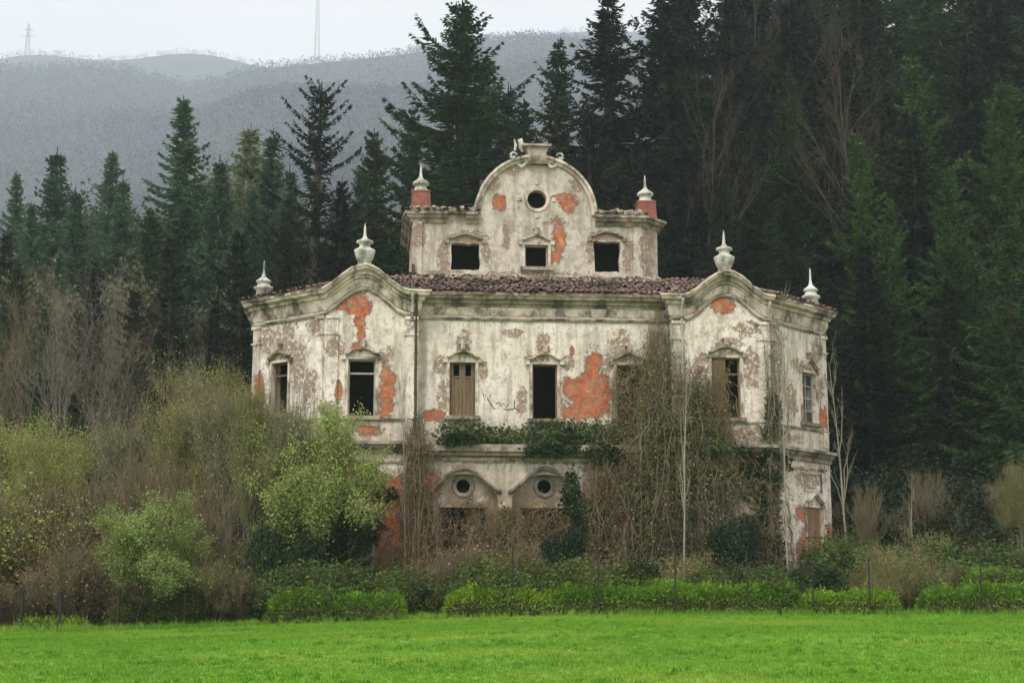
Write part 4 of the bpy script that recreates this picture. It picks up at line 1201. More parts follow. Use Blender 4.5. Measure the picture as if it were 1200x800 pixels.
LEFT = [  # px, top py, distance, kind, widen, label
 (226, 112, 104, 'full', 1.4, 'tall blue-green spruce with tiered boughs, tallest on the left slope'),
 (262, 178, 98, 'full2', 1.15, 'dark narrow spruce close beside the tallest left spruce'),
 (316, 150, 112, 'full2', 1.25, 'slim spruce halfway between the tallest left spruce and the gaunt one'),
 (370, 96, 96, 'gaunt', 1.2, 'gaunt spruce with bare upturned arms standing above the left roof finials'),
 (68, 172, 118, 'full2', 1.4, 'hazy green spruce near the left edge with a pointed top'),
 (44, 235, 100, 'full', 1.15, 'leaning-looking green spruce at the far left below the hazy one'),
 (133, 172, 135, 'full', 1.3, 'faint bluish spruce behind the yellow-green larch'),
 (107, 158, 128, 'larch', 1.5, 'pale yellow-green larch between hazy spruces on the left'),
 (286, 143, 140, 'larch', 1.6, 'pale yellow-green larch crown behind the slim spruce'),
 (148, 205, 112, 'full2', 1.3, 'squat dark spruce right of the pale larch'),
 (90, 215, 108, 'full2', 1.3, 'green spruce right of the hazy pointed one'),
 (180, 240, 100, 'olive', 1.2, 'olive spruce tucked left of the tallest left spruce'),
 (25, 200, 125, 'full', 1.1, 'faint green spruce far back at the left edge'),
 (240, 210, 110, 'full2', 1.2, 'blue-green spruce just behind the tallest left spruce'),
 (300, 215, 100, 'full', 1.0, 'blue-green spruce left of the slim one'),
 (345, 190, 106, 'full2', 1.1, 'blue-green spruce behind the gaunt one'),
 (420, 190, 108, 'full', 1.1, 'green spruce between the gaunt one and the broad one'),
 (20, 300, 88, 'olive', 1.1, 'olive spruce low at the left edge'),
 (70, 290, 95, 'full', 1.0, 'green spruce standing lower on the far left slope'),
 (575, 60, 118, 'full2', 1.2, 'green spruce top peeping right of the broad one'),
 (615, 110, 96, 'olive', 1.2, 'olive spruce behind the gable crest'),
 (10, 262, 95, 'dark2', .9, 'dark spruce cut by the left edge of the view'),
 (340, 250, 90, 'dark', 1.0, 'dark full spruce directly behind the left corner finial'),
 (395, 205, 88, 'dark', 1.0, 'dark full spruce behind the left wing pediment'),
 (286, 260, 88, 'dark2', 1.1, 'dark spruce left of the villa eaves'),
 (205, 265, 90, 'dark2', 1.1, 'low dark spruce under the tallest left spruce'),
 (445, 150, 100, 'olive', 1.15, 'olive-green spruce behind the left red pedestal'),
 (478, 120, 104, 'olive', .9, 'small olive spruce on the left flank of the broad one'),
 (540, 2, 100, 'broad', 1.4, 'broad ragged spruce rising straight behind the attic gable'),
 (648, 46, 108, 'olive', 1.15, 'pointed spruce right of the broad one with sky beside it'),
 (590, 95, 110, 'dark2', 1.1, 'short dark spruce between the broad one and the pointed one'),
 (712, -8, 96, 'ragged', 1.5, 'ragged tall spruce with sky showing through its top'),
 (770, -30, 100, 'ragged', 1.4, 'ragged tall spruce at the left edge of the dark forest'),
 (690, 120, 88, 'dark', .95, 'dark spruce behind the right shoulder of the gable'),
 (500, 215, 84, 'olive', 1.0, 'low olive spruce behind the left half of the attic'),
 (610, 170, 84, 'dark2', 1.2, 'low dark spruce hidden behind the gable crest'),
 (745, 170, 82, 'dark', 1.0, 'dark spruce behind the right red pedestal'),
 (160, 330, 84, 'dark2', 1.0, 'low dark spruce above the bare thicket on the left'),
 (60, 350, 82, 'olive', .9, 'low olive spruce above the yellow-green tree at the left edge'),
 (252, 345, 80, 'dark', .9, 'low dark spruce beside the left villa corner'),
 (110, 300, 88, 'dark', .9, 'dark spruce low on the left slope among bare trees'),
]
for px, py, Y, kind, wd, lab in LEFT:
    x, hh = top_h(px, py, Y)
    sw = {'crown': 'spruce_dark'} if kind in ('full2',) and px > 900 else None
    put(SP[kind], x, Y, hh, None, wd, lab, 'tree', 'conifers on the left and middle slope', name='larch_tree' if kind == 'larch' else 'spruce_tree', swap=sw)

# dense wood rising on the right
FG = 'dark spruces of the dense wood on the right slope'
rr_ = random.Random(21)
rows = [(80, 30, 3.4, (200, 330)), (86, 31, 3.4, (110, 250)), (93, 26, 3.6, (10, 150)), (101, 28, 3.8, (-60, 60)), (111, 34, 4.0, (-120, -20)), (123, 34, 4.4, (-160, -60)), (137, 36, 5.0, (-160, -60)), (155, 40, 5.5, (-160, -70))]
k = 0
for Y, _, step, tops in rows:
    px0 = {80: 1010, 86: 835, 93: 800, 101: 790, 111: 800, 123: 850, 137: 880, 155: 900}[Y]
    px = px0 + rr_.uniform(0, 20)
    while px < 1340:
        yy = Y + rr_.uniform(-2, 2)
        py = rr_.uniform(*tops)
        x, hh = top_h(px, py, yy)
        hh = min(max(hh, 11), 36)
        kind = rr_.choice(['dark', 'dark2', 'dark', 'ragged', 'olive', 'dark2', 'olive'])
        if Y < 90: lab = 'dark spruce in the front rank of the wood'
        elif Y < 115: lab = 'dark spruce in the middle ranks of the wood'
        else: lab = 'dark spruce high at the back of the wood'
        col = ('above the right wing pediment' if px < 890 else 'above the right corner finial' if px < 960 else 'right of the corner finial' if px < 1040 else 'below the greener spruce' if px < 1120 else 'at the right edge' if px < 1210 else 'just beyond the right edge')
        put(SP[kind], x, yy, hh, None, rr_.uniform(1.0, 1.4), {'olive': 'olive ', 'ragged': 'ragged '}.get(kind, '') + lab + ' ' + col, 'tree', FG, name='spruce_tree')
        px += step / yy * 1800 * rr_.uniform(.75, 1.25)
# a few greener ones, their lit look painted by a brighter needle colour
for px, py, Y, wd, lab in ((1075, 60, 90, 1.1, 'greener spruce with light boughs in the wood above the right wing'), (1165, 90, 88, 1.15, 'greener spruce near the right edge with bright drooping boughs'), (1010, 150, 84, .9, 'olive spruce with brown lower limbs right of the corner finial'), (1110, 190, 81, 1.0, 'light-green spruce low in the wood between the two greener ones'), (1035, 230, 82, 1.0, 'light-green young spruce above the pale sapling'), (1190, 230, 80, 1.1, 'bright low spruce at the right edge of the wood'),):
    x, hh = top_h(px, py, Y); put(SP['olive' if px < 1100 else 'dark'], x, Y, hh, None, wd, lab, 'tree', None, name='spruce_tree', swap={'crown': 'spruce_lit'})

# ------------------------------------------------------------------ bare and half-leafed trees
BT = {
 'tall_bare': broadleaf(31, 'bare_tree', 18, 1, 4, None, radius=.15, bark='bark', twig='twig_grey', spread=.7, up=.22, ratio=.66, first=.9, n0=11),
 'tall_bare2': broadleaf(32, 'bare_tree', 16, 1, 4, None, radius=.13, bark='bark', twig='twig', spread=.75, up=.2, ratio=.7, first=.9, n0=10),
 'dark_bare': broadleaf(46, 'bare_tree', 18, 1, 4, None, radius=.13, bark='bark_dark', twig='bark_dark', spread=.6, up=.2, ratio=.5, first=.95, n0=12),
 'bare': broadleaf(33, 'bare_tree', 8, 3, 5, None, radius=.08, bark='bark', twig='twig', spread=.5, up=.3, ratio=.64, first=.42, stemspread=.3),
 'budding': broadleaf(34, 'budding_tree', 10, 3, 4, 'yellowish', per=5, size=.058, radius=.10, bark='bark_pale', twig='twig', spread=.42, up=.35, ratio=.75, first=.8, stemspread=.16, n0=8),
 'budding2': broadleaf(35, 'budding_tree', 9, 4, 4, 'olive', per=4.5, size=.058, radius=.08, bark='bark_pale', twig='twig_grey', spread=.45, up=.35, ratio=.75, first=.8, stemspread=.2, n0=8),
 'fresh': broadleaf(36, 'leafy_tree', 8, 3, 5, 'fresh', per=18, size=.078, radius=.12, bark='bark_dark', twig='twig', spread=.55, up=.3, ratio=.68, first=.36, stemspread=.3, ivy=260, jitter=.14),
 'willow': broadleaf(37, 'leafy_tree', 5, 3, 5, 'fresh', per=24, size=.062, radius=.09, bark='bark_dark', twig='twig', spread=.6, up=.22, ratio=.68, first=.36, stemspread=.4, jitter=.10),
 'yellow': broadleaf(38, 'leafy_tree', 7, 3, 5, 'yellowish', per=20, size=.052, radius=.10, bark='bark_dark', twig='twig', spread=.55, up=.25, ratio=.7, first=.34, stemspread=.3, jitter=.14),
 'scrub': broadleaf(39, 'bare_shrub', 3, 7, 4, None, radius=.03, bark='twig', twig='twig', spread=.5, up=.25, ratio=.66, first=.5, stemspread=.45),
 'scrub2': broadleaf(40, 'bare_shrub', 3, 7, 4, 'dry', per=2.5, size=.06, radius=.03, bark='vine', twig='twig', spread=.5, up=.25, ratio=.66, first=.5, stemspread=.5),
 'scrub3': broadleaf(41, 'leafing_shrub', 3, 7, 4, 'yellowish', per=8, size=.042, radius=.03, bark='twig', twig='twig', spread=.5, up=.25, ratio=.66, first=.5, stemspread=.5),
 'bush': broadleaf(42, 'green_bush', 2.2, 8, 4, 'undergrowth', per=14, size=.09, radius=.03, bark='twig', twig='twig', spread=.6, up=.1, ratio=.66, first=.45, stemspread=.8, minlv=2),
 'holly': broadleaf(43, 'evergreen_shrub', 4, 5, 4, 'evergreen', per=26, size=.13, radius=.06, bark='bark_dark', twig='bark_dark', spread=.5, up=.2, ratio=.66, first=.45, stemspread=.22, minlv=1, jitter=.16),
 'ivybush': broadleaf(44, 'ivy_bush', 3, 6, 4, 'ivy', per=22, size=.10, radius=.04, bark='bark_dark', twig='bark_dark', spread=.6, up=.12, ratio=.68, first=.4, stemspread=.6, minlv=1),
 'thicket_evergreen': broadleaf(47, 'evergreen_shrub', 7, 4, 5, 'evergreen', per=22, size=.13, radius=.08, bark='bark_dark', twig='bark_dark', spread=.6, up=.12, ratio=.7, first=.36, stemspread=.5, minlv=2, jitter=.25),
 'sapling': broadleaf(45, 'sapling', 8, 1, 3, None, radius=.055, bark='bark_pale', twig='twig_grey', spread=.5, up=.4, ratio=.4, first=.9, kids=(1, 3), n0=9, wig=.1),
}
BT['young_spruce'] = spruce(61, 4.6, 1.5, 'evergreen', gap=.24, droop=.25, dens=1.0, clear=.03, leafw=.05, power=.6, lf=.7)
BT['hazy'] = broadleaf(51, 'leafy_tree', 16, 1, 4, 'distant_leaf', per=7, size=.26, radius=.2, bark='bark', twig='twig_grey', spread=.75, up=.2, ratio=.75, first=.85, n0=8, jitter=.35, minlv=2)
DATA = [
 ('budding', 306, 415, 57.6, .7, 'tree', 'slender budding tree reaching highest against the left wing corner', None),
 ('budding2', 338, 448, 58.0, .7, 'tree', 'slender budding tree between the left facet window and the left wing window', None),
 ('hazy', 60, 300, 96, .9, 'tree', 'olive broadleaf tree before the low olive spruce at far left', None),
 ('hazy', 150, 300, 98, .9, 'tree', 'olive-brown broadleaf tree under the squat spruce', None),
 ('hazy', 215, 345, 92, .8, 'tree', 'olive-brown broadleaf tree under the tallest left spruce', None),
 ('hazy', 265, 330, 92, .8, 'tree', 'olive broadleaf tree left of the low dark spruce by the corner', None),
 ('hazy', 5, 290, 96, .9, 'tree', 'brown broadleaf tree at the left edge among spruces', None),
 ('hazy', 100, 215, 150, 1.2, 'tree', 'hazy olive broadleaf crown between the left spruces', None),
 ('hazy', 160, 240, 140, 1.2, 'tree', 'hazy brown-green broadleaf crown left of the tallest left spruce', None),
 ('hazy', 40, 260, 135, 1.3, 'tree', 'hazy broadleaf crown low at the far left', None),
 ('hazy', 190, 290, 120, 1.2, 'tree', 'hazy broadleaf tree at the foot of the tallest left spruce', None),
 ('hazy', 285, 165, 165, 1.1, 'tree', 'pale hazy broadleaf crown behind the larch', None),
 ('hazy', 340, 215, 140, 1.2, 'tree', 'hazy broadleaf crown behind the gaunt spruce', None),
 ('hazy', 425, 235, 135, 1.2, 'tree', 'hazy broadleaf crown left of the broad spruce', None),
 ('hazy', 125, 330, 105, 1.1, 'tree', 'olive broadleaf tree above the bare thicket', None),
 ('hazy', 20, 345, 105, 1.2, 'tree', 'olive broadleaf tree cut by the left edge', None),
 ('hazy', 70, 240, 160, 1.2, 'tree', 'faint broadleaf crown far back beside the hazy pointed spruce', None),  # kind, px, top py, distance, widen, category, label, name
 ('tall_bare', 92, 300, 78, .6, 'tree', 'tall bare grey tree with a straight pale trunk in the left thicket', None),
 ('tall_bare2', 50, 300, 84, .7, 'tree', 'bare brownish tree left of the tall straight one', None),
 ('tall_bare', 128, 290, 88, .7, 'tree', 'bare grey-brown tree just right of the tall straight one', None),
 ('tall_bare2', 160, 350, 80, .75, 'tree', 'bare twiggy tree under the tallest left spruce', None),
 ('tall_bare2', 15, 360, 78, .7, 'tree', 'bare tree by the left edge above the yellow-green one', None),
 ('tall_bare', 215, 380, 76, .65, 'tree', 'bare brown tree behind the budding trees on the left', None),
 ('budding', 265, 395, 66, 1.0, 'tree', 'budding tree with olive leaves touching the left villa corner', None),
 ('budding', 225, 440, 60, .9, 'tree', 'budding tree with a pale forked trunk left of the villa', None),
 ('budding2', 175, 465, 61, 1.0, 'tree', 'many-stemmed budding tree above the round light-green tree', None),
 ('budding2', 285, 425, 58.5, .85, 'tree', 'thin budding tree against the left villa corner', None),
 ('bare', 140, 500, 64, 1.1, 'tree', 'bare multi-stemmed tree left of the budding ones', None),
 ('bare', 250, 560, 56.5, .8, 'tree', 'low bare tree between the round tree and the fresh green one', None),
 ('bare', 205, 520, 58, .9, 'tree', 'bare multi-stemmed tree behind the round light-green tree', None),
 ('yellow', 22, 462, 64, 1.1, 'tree', 'yellow-green leafy tree at the left edge', None),
 ('yellow', 66, 520, 62, .8, 'tree', 'smaller yellow-green tree right of the one at the left edge', None),
 ('willow', 165, 570, 54.6, 1.15, 'tree', 'round light-green tree with dark forked stems by the field edge', None),
 ('fresh', 345, 455, 57.3, .95, 'tree', 'fresh light-green tree covering the left wing, ivy round its stems', None),
 ('fresh', 318, 520, 58.2, .75, 'tree', 'smaller fresh green tree left of the one covering the wing', None),
 ('young_spruce', 411, 572, 57.2, 1.0, 'shrub', 'dark layered young conifer before the left wing', None),
 ('holly', 395, 655, 56.4, .8, 'shrub', 'low dark evergreen shrub at the foot of the layered conifer', None),
 ('ivybush', 322, 590, 56.6, .7, 'shrub', 'ivy-choked stump under the fresh green tree', None),
 ('holly', 655, 615, 56.4, .7, 'shrub', 'dark evergreen shrub before the middle arch', None),
 ('holly', 860, 600, 57.6, .8, 'shrub', 'dark evergreen shrub under the ivy of the right wing', None),
 ('bare', 1000, 560, 64, .8, 'tree', 'bare brown tree just right of the villa', None),
 ('bare', 1060, 545, 68, 1.0, 'tree', 'bare pale-limbed tree in the brush right of the villa', None),
 ('bare', 1120, 560, 70, 1.0, 'tree', 'bare tree in the brown brush near the right edge', None),
 ('dark_bare', 823, 60, 92, .8, 'tree', 'bare tree with straight pale trunk behind the red pedestal on the right', None),
 ('dark_bare', 1000, -10, 88, .8, 'tree', 'bare thin tree before the dark forest, above the corner finial', None),
 ('dark_bare', 880, -80, 104, .9, 'tree', 'tall bare tree between dark spruces behind the right pediment', None),
 ('tall_bare', 1190, 250, 84, .6, 'tree', 'grey bare tree cut by the right edge', None),
 ('sapling', 984, 385, 63.5, 1.0, 'tree', 'thin pale leaning sapling close to the right villa corner', None),
 ('sapling', 796, 400, 57.6, .8, 'tree', 'pale thin sapling standing in the tangle of vines near the downpipe', None),
 ('sapling', 914, 330, 57.4, .6, 'tree', 'slender trunk rising past the right corner of the right wing', None),
 ('sapling', 1063, 545, 64, 1.0, 'tree', 'pale thin sapling in the brush right of the villa', None),
 ('sapling', 478, 430, 58.5, .6, 'tree', 'straight thin sapling at the joint of the left wing', None),
 ('budding', 1185, 520, 66, .7, 'tree', 'budding tree at the right edge above the hedge', None),
]
for kind, px, py, Y, wd, cat, lab, nm in DATA:
    x, hh = top_h(px, py, Y); put(BT[kind], x, Y, hh, None, wd, lab, cat, None, name='young_conifer' if kind == 'young_spruce' else BT[kind].name.split('.')[0])

def landmark(px):
    for lim, s_ in ((25, 'at the left edge'), (75, 'below the pale larch'), (125, 'near the tall straight bare tree'), (185, 'by the round light-green tree'), (240, 'below the tallest left spruce'), (300, 'just left of the villa'), (385, 'before the left wing window'), (450, 'beside the dark layered conifer'), (500, 'at the joint of the left wing'), (590, 'before the first arch'), (690, 'before the second arch'), (790, 'before the third arch'), (850, 'left of the ivy on the right wing'), (905, 'below the right wing ivy'), (960, 'below the right wing door shutter'), (1010, 'at the right villa corner'), (1060, 'right of the pale sapling'), (1110, 'midway between villa and right edge'), (1160, 'over the right hedge gap'), (1215, 'at the right edge')):
        if px < lim: return s_
    return 'just beyond the right edge'
KINDW = {'scrub': 'leafless', 'scrub2': 'dead-leaved', 'scrub3': 'budding', 'bare': 'tall leafless', 'bush': 'leafy', 'ivybush': 'ivy-dark', 'holly': 'glossy', 'thicket_evergreen': 'bulky'}
rr_ = random.Random(4)
def scatter(kinds, px0, px1, Y0, Y1, n, t0, t1, label, group, cat='shrub', wide=(1.0, 1.5)):
    for i in range(n):
        px = px0 + (px1 - px0) * (i + rr_.uniform(.1, .9)) / n
        Y = rr_.uniform(Y0, Y1); kind = rr_.choice(kinds)
        x, hh = top_h(px, rr_.uniform(t0, t1), Y)
        put(BT[kind], x, Y, max(hh, .7), None, rr_.uniform(*wide), KINDW[kind] + ' ' + label + ' ' + landmark(px), cat, group, name=BT[kind].name.split('.')[0])
scatter(['scrub', 'scrub2', 'scrub3'], -30, 320, 54.8, 57, 16, 600, 680, 'brown shrub behind the field edge', 'brown shrubs along the left field edge')
scatter(['scrub', 'scrub2', 'scrub3'], -40, 300, 58, 66, 18, 540, 620, 'brown shrub deep in the left thicket', 'brown shrubs of the left thicket')
scatter(['scrub', 'scrub2', 'bare'], -40, 290, 67, 76, 14, 450, 560, 'brushwood before the left spruces', 'brushwood of the left slope')
scatter(['scrub2', 'scrub', 'scrub3'], 985, 1260, 57, 64, 16, 610, 675, 'brown shrub in the low brush', 'brown shrubs right of the villa')
scatter(['scrub2', 'scrub', 'bare'], 1000, 1270, 66, 78, 16, 555, 625, 'brown shrub below the forest', 'brown shrubs below the right forest')
scatter(['scrub2', 'scrub3', 'scrub'], 470, 940, 56.0, 57.2, 20, 635, 680, 'dry brown shrub close to the wall', 'dry shrubs before the villa')
scatter(['bush', 'ivybush', 'bush'], 460, 980, 55.4, 56.4, 22, 645, 680, 'bush behind the long hedge', 'green bushes before the villa', wide=(.9, 1.4))
scatter(['scrub3', 'scrub2', 'scrub'], 480, 720, 57.0, 57.8, 8, 610, 660, 'shrub growing up against the arches', 'shrubs against the arches')
scatter(['scrub3', 'bush'], 150, 330, 54.9, 56, 7, 670, 705, 'fresh growth by the field edge', 'fresh growth below the left wing')
scatter(['bush', 'bush', 'scrub3'], 985, 1240, 55.2, 60, 13, 620, 680, 'bush behind the right hedge', 'green bushes right of the villa', wide=(1, 1.5))
scatter(['bush', 'ivybush'], 250, 480, 56.0, 56.8, 10, 650, 690, 'bush behind the left hedge clumps', 'green bushes before the left wing', wide=(1, 1.5))
scatter(['bush', 'ivybush'], 985, 1240, 60, 66, 9, 600, 650, 'bush among the brown brush', 'green bushes in the right brush', wide=(1, 1.3))
scatter(['thicket_evergreen'], 980, 1260, 70, 78, 6, 500, 590, 'evergreen bush in forest shade', 'evergreen bushes of the right forest', wide=(1.2, 1.8))
scatter(['thicket_evergreen'], 60, 300, 66, 76, 8, 480, 580, 'dark evergreen bush in the left thicket', 'evergreen bushes of the left thicket', wide=(1.1, 1.6))

# ------------------------------------------------------------------ hedge clumps, tufts
def hedge(px0, px1, topy, Y, label, seed, depth=1.3, group='hedge clumps along the field edge', name='hedge', basey=None):
    r = np.random.default_rng(seed)
    x0, x1 = across(px0, Y) , across(px1, Y)
    xm = (x0 + x1) / 2; w = (x1 - x0) / 2
    root = empty(name, (xm, Y, gz(xm, Y)))
    H = (height_at(topy, Y) - gz(xm, Y)) * .93
    nl = int(3400 * w * H)
    u = r.uniform(-1, 1, nl)
    prof = (1 - np.abs(u) ** 9) ** .5
    bump_ = 1 + .07 * np.sin(u * w * 1.3 + seed) + .05 * np.sin(u * w * 4.3 + seed * 2) + .04 * np.sin(u * w * 9)
    sprout = (r.random(nl) < .06) * r.uniform(0, .3, nl)
    a = r.uniform(-.15, 1.12, nl) * math.pi
    rad = r.uniform(.78, 1.02, nl)
    hh = H * prof * bump_
    P = np.stack([u * w, -np.cos(a) * depth * .5 * prof * rad * -1, np.abs(np.sin(a)) ** .8 * hh * rad], 1)
    P[:, 1] = np.cos(a) * depth * .5 * prof * rad
    P[:, 2] += sprout; P[:, 1] += r.normal(size=nl) * .05
    N = np.stack([u * .3, np.cos(a), np.sin(a) + .2], 1)
    D = unit(N) + r.normal(size=(nl, 3)) * .45 + np.array([0, 0, -.25])
    L = .17 * r.uniform(.6, 1.4, nl)
    lowm = (P[:, 2] < hh * r.uniform(.25, .62, nl))  # lower leaves darker and dead-brown: the hedge side's shade put into colour
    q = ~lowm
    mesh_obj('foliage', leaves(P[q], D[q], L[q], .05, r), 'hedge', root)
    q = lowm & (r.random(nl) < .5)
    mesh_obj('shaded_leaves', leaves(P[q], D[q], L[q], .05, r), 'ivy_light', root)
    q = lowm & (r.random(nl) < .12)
    mesh_obj('brown_shade_leaves', leaves(P[q], D[q], L[q] * .8, .05, r), 'dry', root)
    # dark inner mound of stems
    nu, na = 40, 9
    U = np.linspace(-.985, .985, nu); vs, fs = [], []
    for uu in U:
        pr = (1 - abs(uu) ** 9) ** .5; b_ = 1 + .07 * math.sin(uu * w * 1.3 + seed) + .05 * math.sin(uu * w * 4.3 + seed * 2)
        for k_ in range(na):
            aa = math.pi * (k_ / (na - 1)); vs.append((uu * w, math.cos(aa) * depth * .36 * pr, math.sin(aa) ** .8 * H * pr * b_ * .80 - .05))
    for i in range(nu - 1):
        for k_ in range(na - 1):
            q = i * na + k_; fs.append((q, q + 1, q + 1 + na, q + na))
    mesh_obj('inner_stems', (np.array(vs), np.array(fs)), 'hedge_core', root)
    tag(root, label, 'hedge', group)
    return root
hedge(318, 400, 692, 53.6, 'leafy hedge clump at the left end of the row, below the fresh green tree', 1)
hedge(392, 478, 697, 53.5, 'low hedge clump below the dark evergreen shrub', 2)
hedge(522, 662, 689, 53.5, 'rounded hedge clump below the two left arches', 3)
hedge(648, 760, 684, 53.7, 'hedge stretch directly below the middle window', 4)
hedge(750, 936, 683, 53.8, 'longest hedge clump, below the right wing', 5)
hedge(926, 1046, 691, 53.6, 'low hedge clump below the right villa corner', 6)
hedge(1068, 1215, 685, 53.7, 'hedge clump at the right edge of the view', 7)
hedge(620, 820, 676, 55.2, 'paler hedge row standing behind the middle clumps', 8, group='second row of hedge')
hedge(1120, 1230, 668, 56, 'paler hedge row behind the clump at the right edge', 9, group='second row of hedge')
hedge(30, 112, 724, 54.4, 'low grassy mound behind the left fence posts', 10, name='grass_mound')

# ------------------------------------------------------------------ creepers on the house (in the house's metres)
def on_house(name, label, cat, group=None):
    o = empty(name, (1.27, 60.0, 0), R(5.0)); tag(o, label, cat, group); return o
def ivy_mat(name, label, region, n, y0, depth, mat='ivy', size=.15, seed=0, hang=.0, stems=0):
    """leaf cover over wall areas: region is a list of (x, z, rx, rz) clumps"""
    r = np.random.default_rng(seed)
    root = on_house(name, label, 'climbing plant')
    A = np.array(region); wgt = A[:, 2] * A[:, 3]; idx = r.choice(len(A), n, p=wgt / wgt.sum())
    a = r.uniform(0, 6.283, n); q = np.sqrt(r.uniform(0, 1, n)) * r.normal(1, .14, n)
    x = A[idx, 0] + A[idx, 2] * q * np.cos(a); z = A[idx, 1] + A[idx, 3] * q * np.sin(a)
    th = depth * (.25 + .75 * np.abs(np.sin(x * 2.3 + seed) * np.cos(z * 2.7 + seed * 1.7)))
    yb = y0(x) if callable(y0) else y0
    y = yb - r.uniform(0, 1, n) ** .6 * th
    P = np.stack([x, y, z], 1)
    D = r.normal(size=(n, 3)) + np.array([0, -.5, -.5 - hang])
    L = size * r.uniform(.5, 1.4, n)
    mesh_obj('foliage', leaves(P, D, L, L * .85, r), mat, root)
    if stems:
        out = []
        for s_ in range(stems):
            k_ = r.choice(len(A), p=wgt / wgt.sum()); cx, cz, rx_, rz_ = A[k_]
            x_ = cx + r.uniform(-1, 1) * rx_; zt = cz + rz_ * r.uniform(.2, .9); zb = max(1.0, cz - rz_ * 1.1)
            m_ = 9; t_ = np.linspace(0, 1, m_)
            xx = x_ + np.cumsum(r.normal(size=m_) * .08)
            yb_ = (y0(xx) if callable(y0) else np.full(m_, y0)) - .06 - .25 * np.sin(t_ * 3.1) * r.uniform(0, 1)
            out.append(polytube(np.stack([xx, yb_, zt + (zb - zt) * t_], 1), np.linspace(.014, .026, m_), 4))
        mesh_obj('stems', join(out), 'vine', root)
    return root
def vines(label, x0, x1, ztop, zbot, y0, depth, n, seed, mat='vine', leafmat=None, per=30, rad=.014, wob=.1, name='hanging_vines', group=None, topvar=1.5, size=.08, slope=0.0):
    """curtain of dry hanging stems with side twigs"""
    r = np.random.default_rng(seed)
    root = on_house(name, label, 'climbing plant', group)
    out = []; LP = []
    for i in range(n):
        x = r.uniform(x0, x1); mid = (x0 + x1) / 2; k_ = abs(x - mid) / (x1 - x0) * 2
        zt = ztop - slope * k_ * (ztop - zbot) - r.uniform(0, topvar); zb = zbot + r.uniform(0, 1) ** 2 * (zt - zbot) * .75
        m_ = 12; t_ = np.linspace(0, 1, m_)
        xx = x + np.cumsum(r.normal(size=m_) * wob); yy = y0 - .08 - depth * r.uniform(.1, 1) * np.sin(t_ * math.pi * .6 + .2) + np.cumsum(r.normal(size=m_) * wob * .3)
        pts = np.stack([xx, np.minimum(yy, y0 - .05), zt + (zb - zt) * t_], 1)
        out.append(polytube(pts, rad * r.uniform(.6, 1.8) * (1 - .5 * t_[::-1]), 4))
        m2 = int(per * (zt - zb) / 6)
        q = r.uniform(0, 1, m2); p = np.stack([np.interp(q, t_, pts[:, c_]) for c_ in range(3)], 1)
        d = r.normal(size=(m2, 3)) * np.array([1, .7, .9]); l = r.uniform(.15, .8, m2)[:, None]
        e = p + unit(d) * l; e[:, 1] = np.minimum(e[:, 1], y0 - .04); e[:, 2] -= .1
        out.append(tubes(p, e, rad * .6, .004, 3))
        LP.append(e); LP.append((p + e) / 2)
    mesh_obj('stems', join(out), mat, root)
    if leafmat:
        P = np.concatenate(LP); P = P[r.random(len(P)) < .8]; P = P + r.normal(size=P.shape) * .05
        P[:, 1] = np.minimum(P[:, 1], y0 - .05)
        L = size * r.uniform(.5, 1.5, len(P))
        mesh_obj('foliage', leaves(P, r.normal(size=P.shape), L, L * .8, r), leafmat, root)
    return root
wingy = lambda x: np.where(x > 8.9, -.6 + (x - 8.9), -.6)
ivy_mat('ivy', 'dark ivy covering the right wing below the ledge and round its window', [(6.3, 6.5, .8, .9), (7.4, 7.0, 1.3, .45), (8.5, 6.3, .75, 1.2), (8.7, 4.8, .45, 1.5), (6.3, 5.2, .7, 1.1), (6.9, 3.5, .9, 1.3), (8.6, 3.0, .8, 1.2), (7.4, 2.2, 1.6, 1.2), (9.2, 7.0, .6, .4)], 15000, wingy, .55, 'ivy', .16, 3, stems=14)
ivy_mat('terrace_creeper', 'green creeper growing along the terrace slab under the middle windows', [(-3.2, 8.1, 1.0, .45), (-1.6, 7.9, 1.2, .35), (.4, 8.1, 1.3, .45), (2.0, 8.0, 1.3, .5), (3.8, 8.1, 1.2, .7), (-2.4, 7.5, 1.0, .3), (1.0, 7.5, 1.4, .3), (3.0, 7.3, 1.4, .45)], 8000, -.15, .75, 'ivy_light', .12, 4, stems=30)
ivy_mat('ivy', 'dark ivy hanging from the terrace edge over the middle arch', [(.2, 7.35, 1.1, .3), (-3.4, 7.7, .8, .25), (2.2, 7.2, .7, .35), (.9, 5.6, .35, .9), (1.5, 3.9, .6, 1.4)], 4200, -.95, .3, 'ivy', .14, 5, stems=6)
ivy_mat('ivy', 'ivy mat hanging beside the left doorway behind the evergreen shrub', [(-7.2, 4.4, .9, .9), (-6.2, 5.6, .5, .25), (-8.0, 3.0, .6, 1.3)], 2500, -.62, .3, 'ivy', .15, 6, stems=6)
vines('loose brown tangle of dry vines hanging left of the right wing', 2.8, 7.2, 12.4, 1.2, -.55, 1.0, 105, 7, leafmat='olive', per=46, topvar=3, size=.07, slope=.34, wob=.13, rad=.013)
vines('grey-brown vine stems mixed into the tangle left of the right wing', 3.0, 7.2, 12.0, 1.2, -.7, .8, 60, 17, mat='bark', leafmat='ivy_light', per=40, topvar=4, size=.10, slope=.3, wob=.09, rad=.018)
vines('dry vines climbing to the eaves at the right joint of the middle wall', 3.9, 5.4, 13.5, 7, -.1, .5, 40, 8, leafmat='olive', per=50, topvar=1.2, size=.06, slope=.2, wob=.10, rad=.012)
vines('brown vines draped over the third ground floor arch', 1.7, 5.0, 8.2, 1.2, -.5, .9, 80, 9, leafmat='dry', per=60, topvar=2, size=.06, wob=.15)
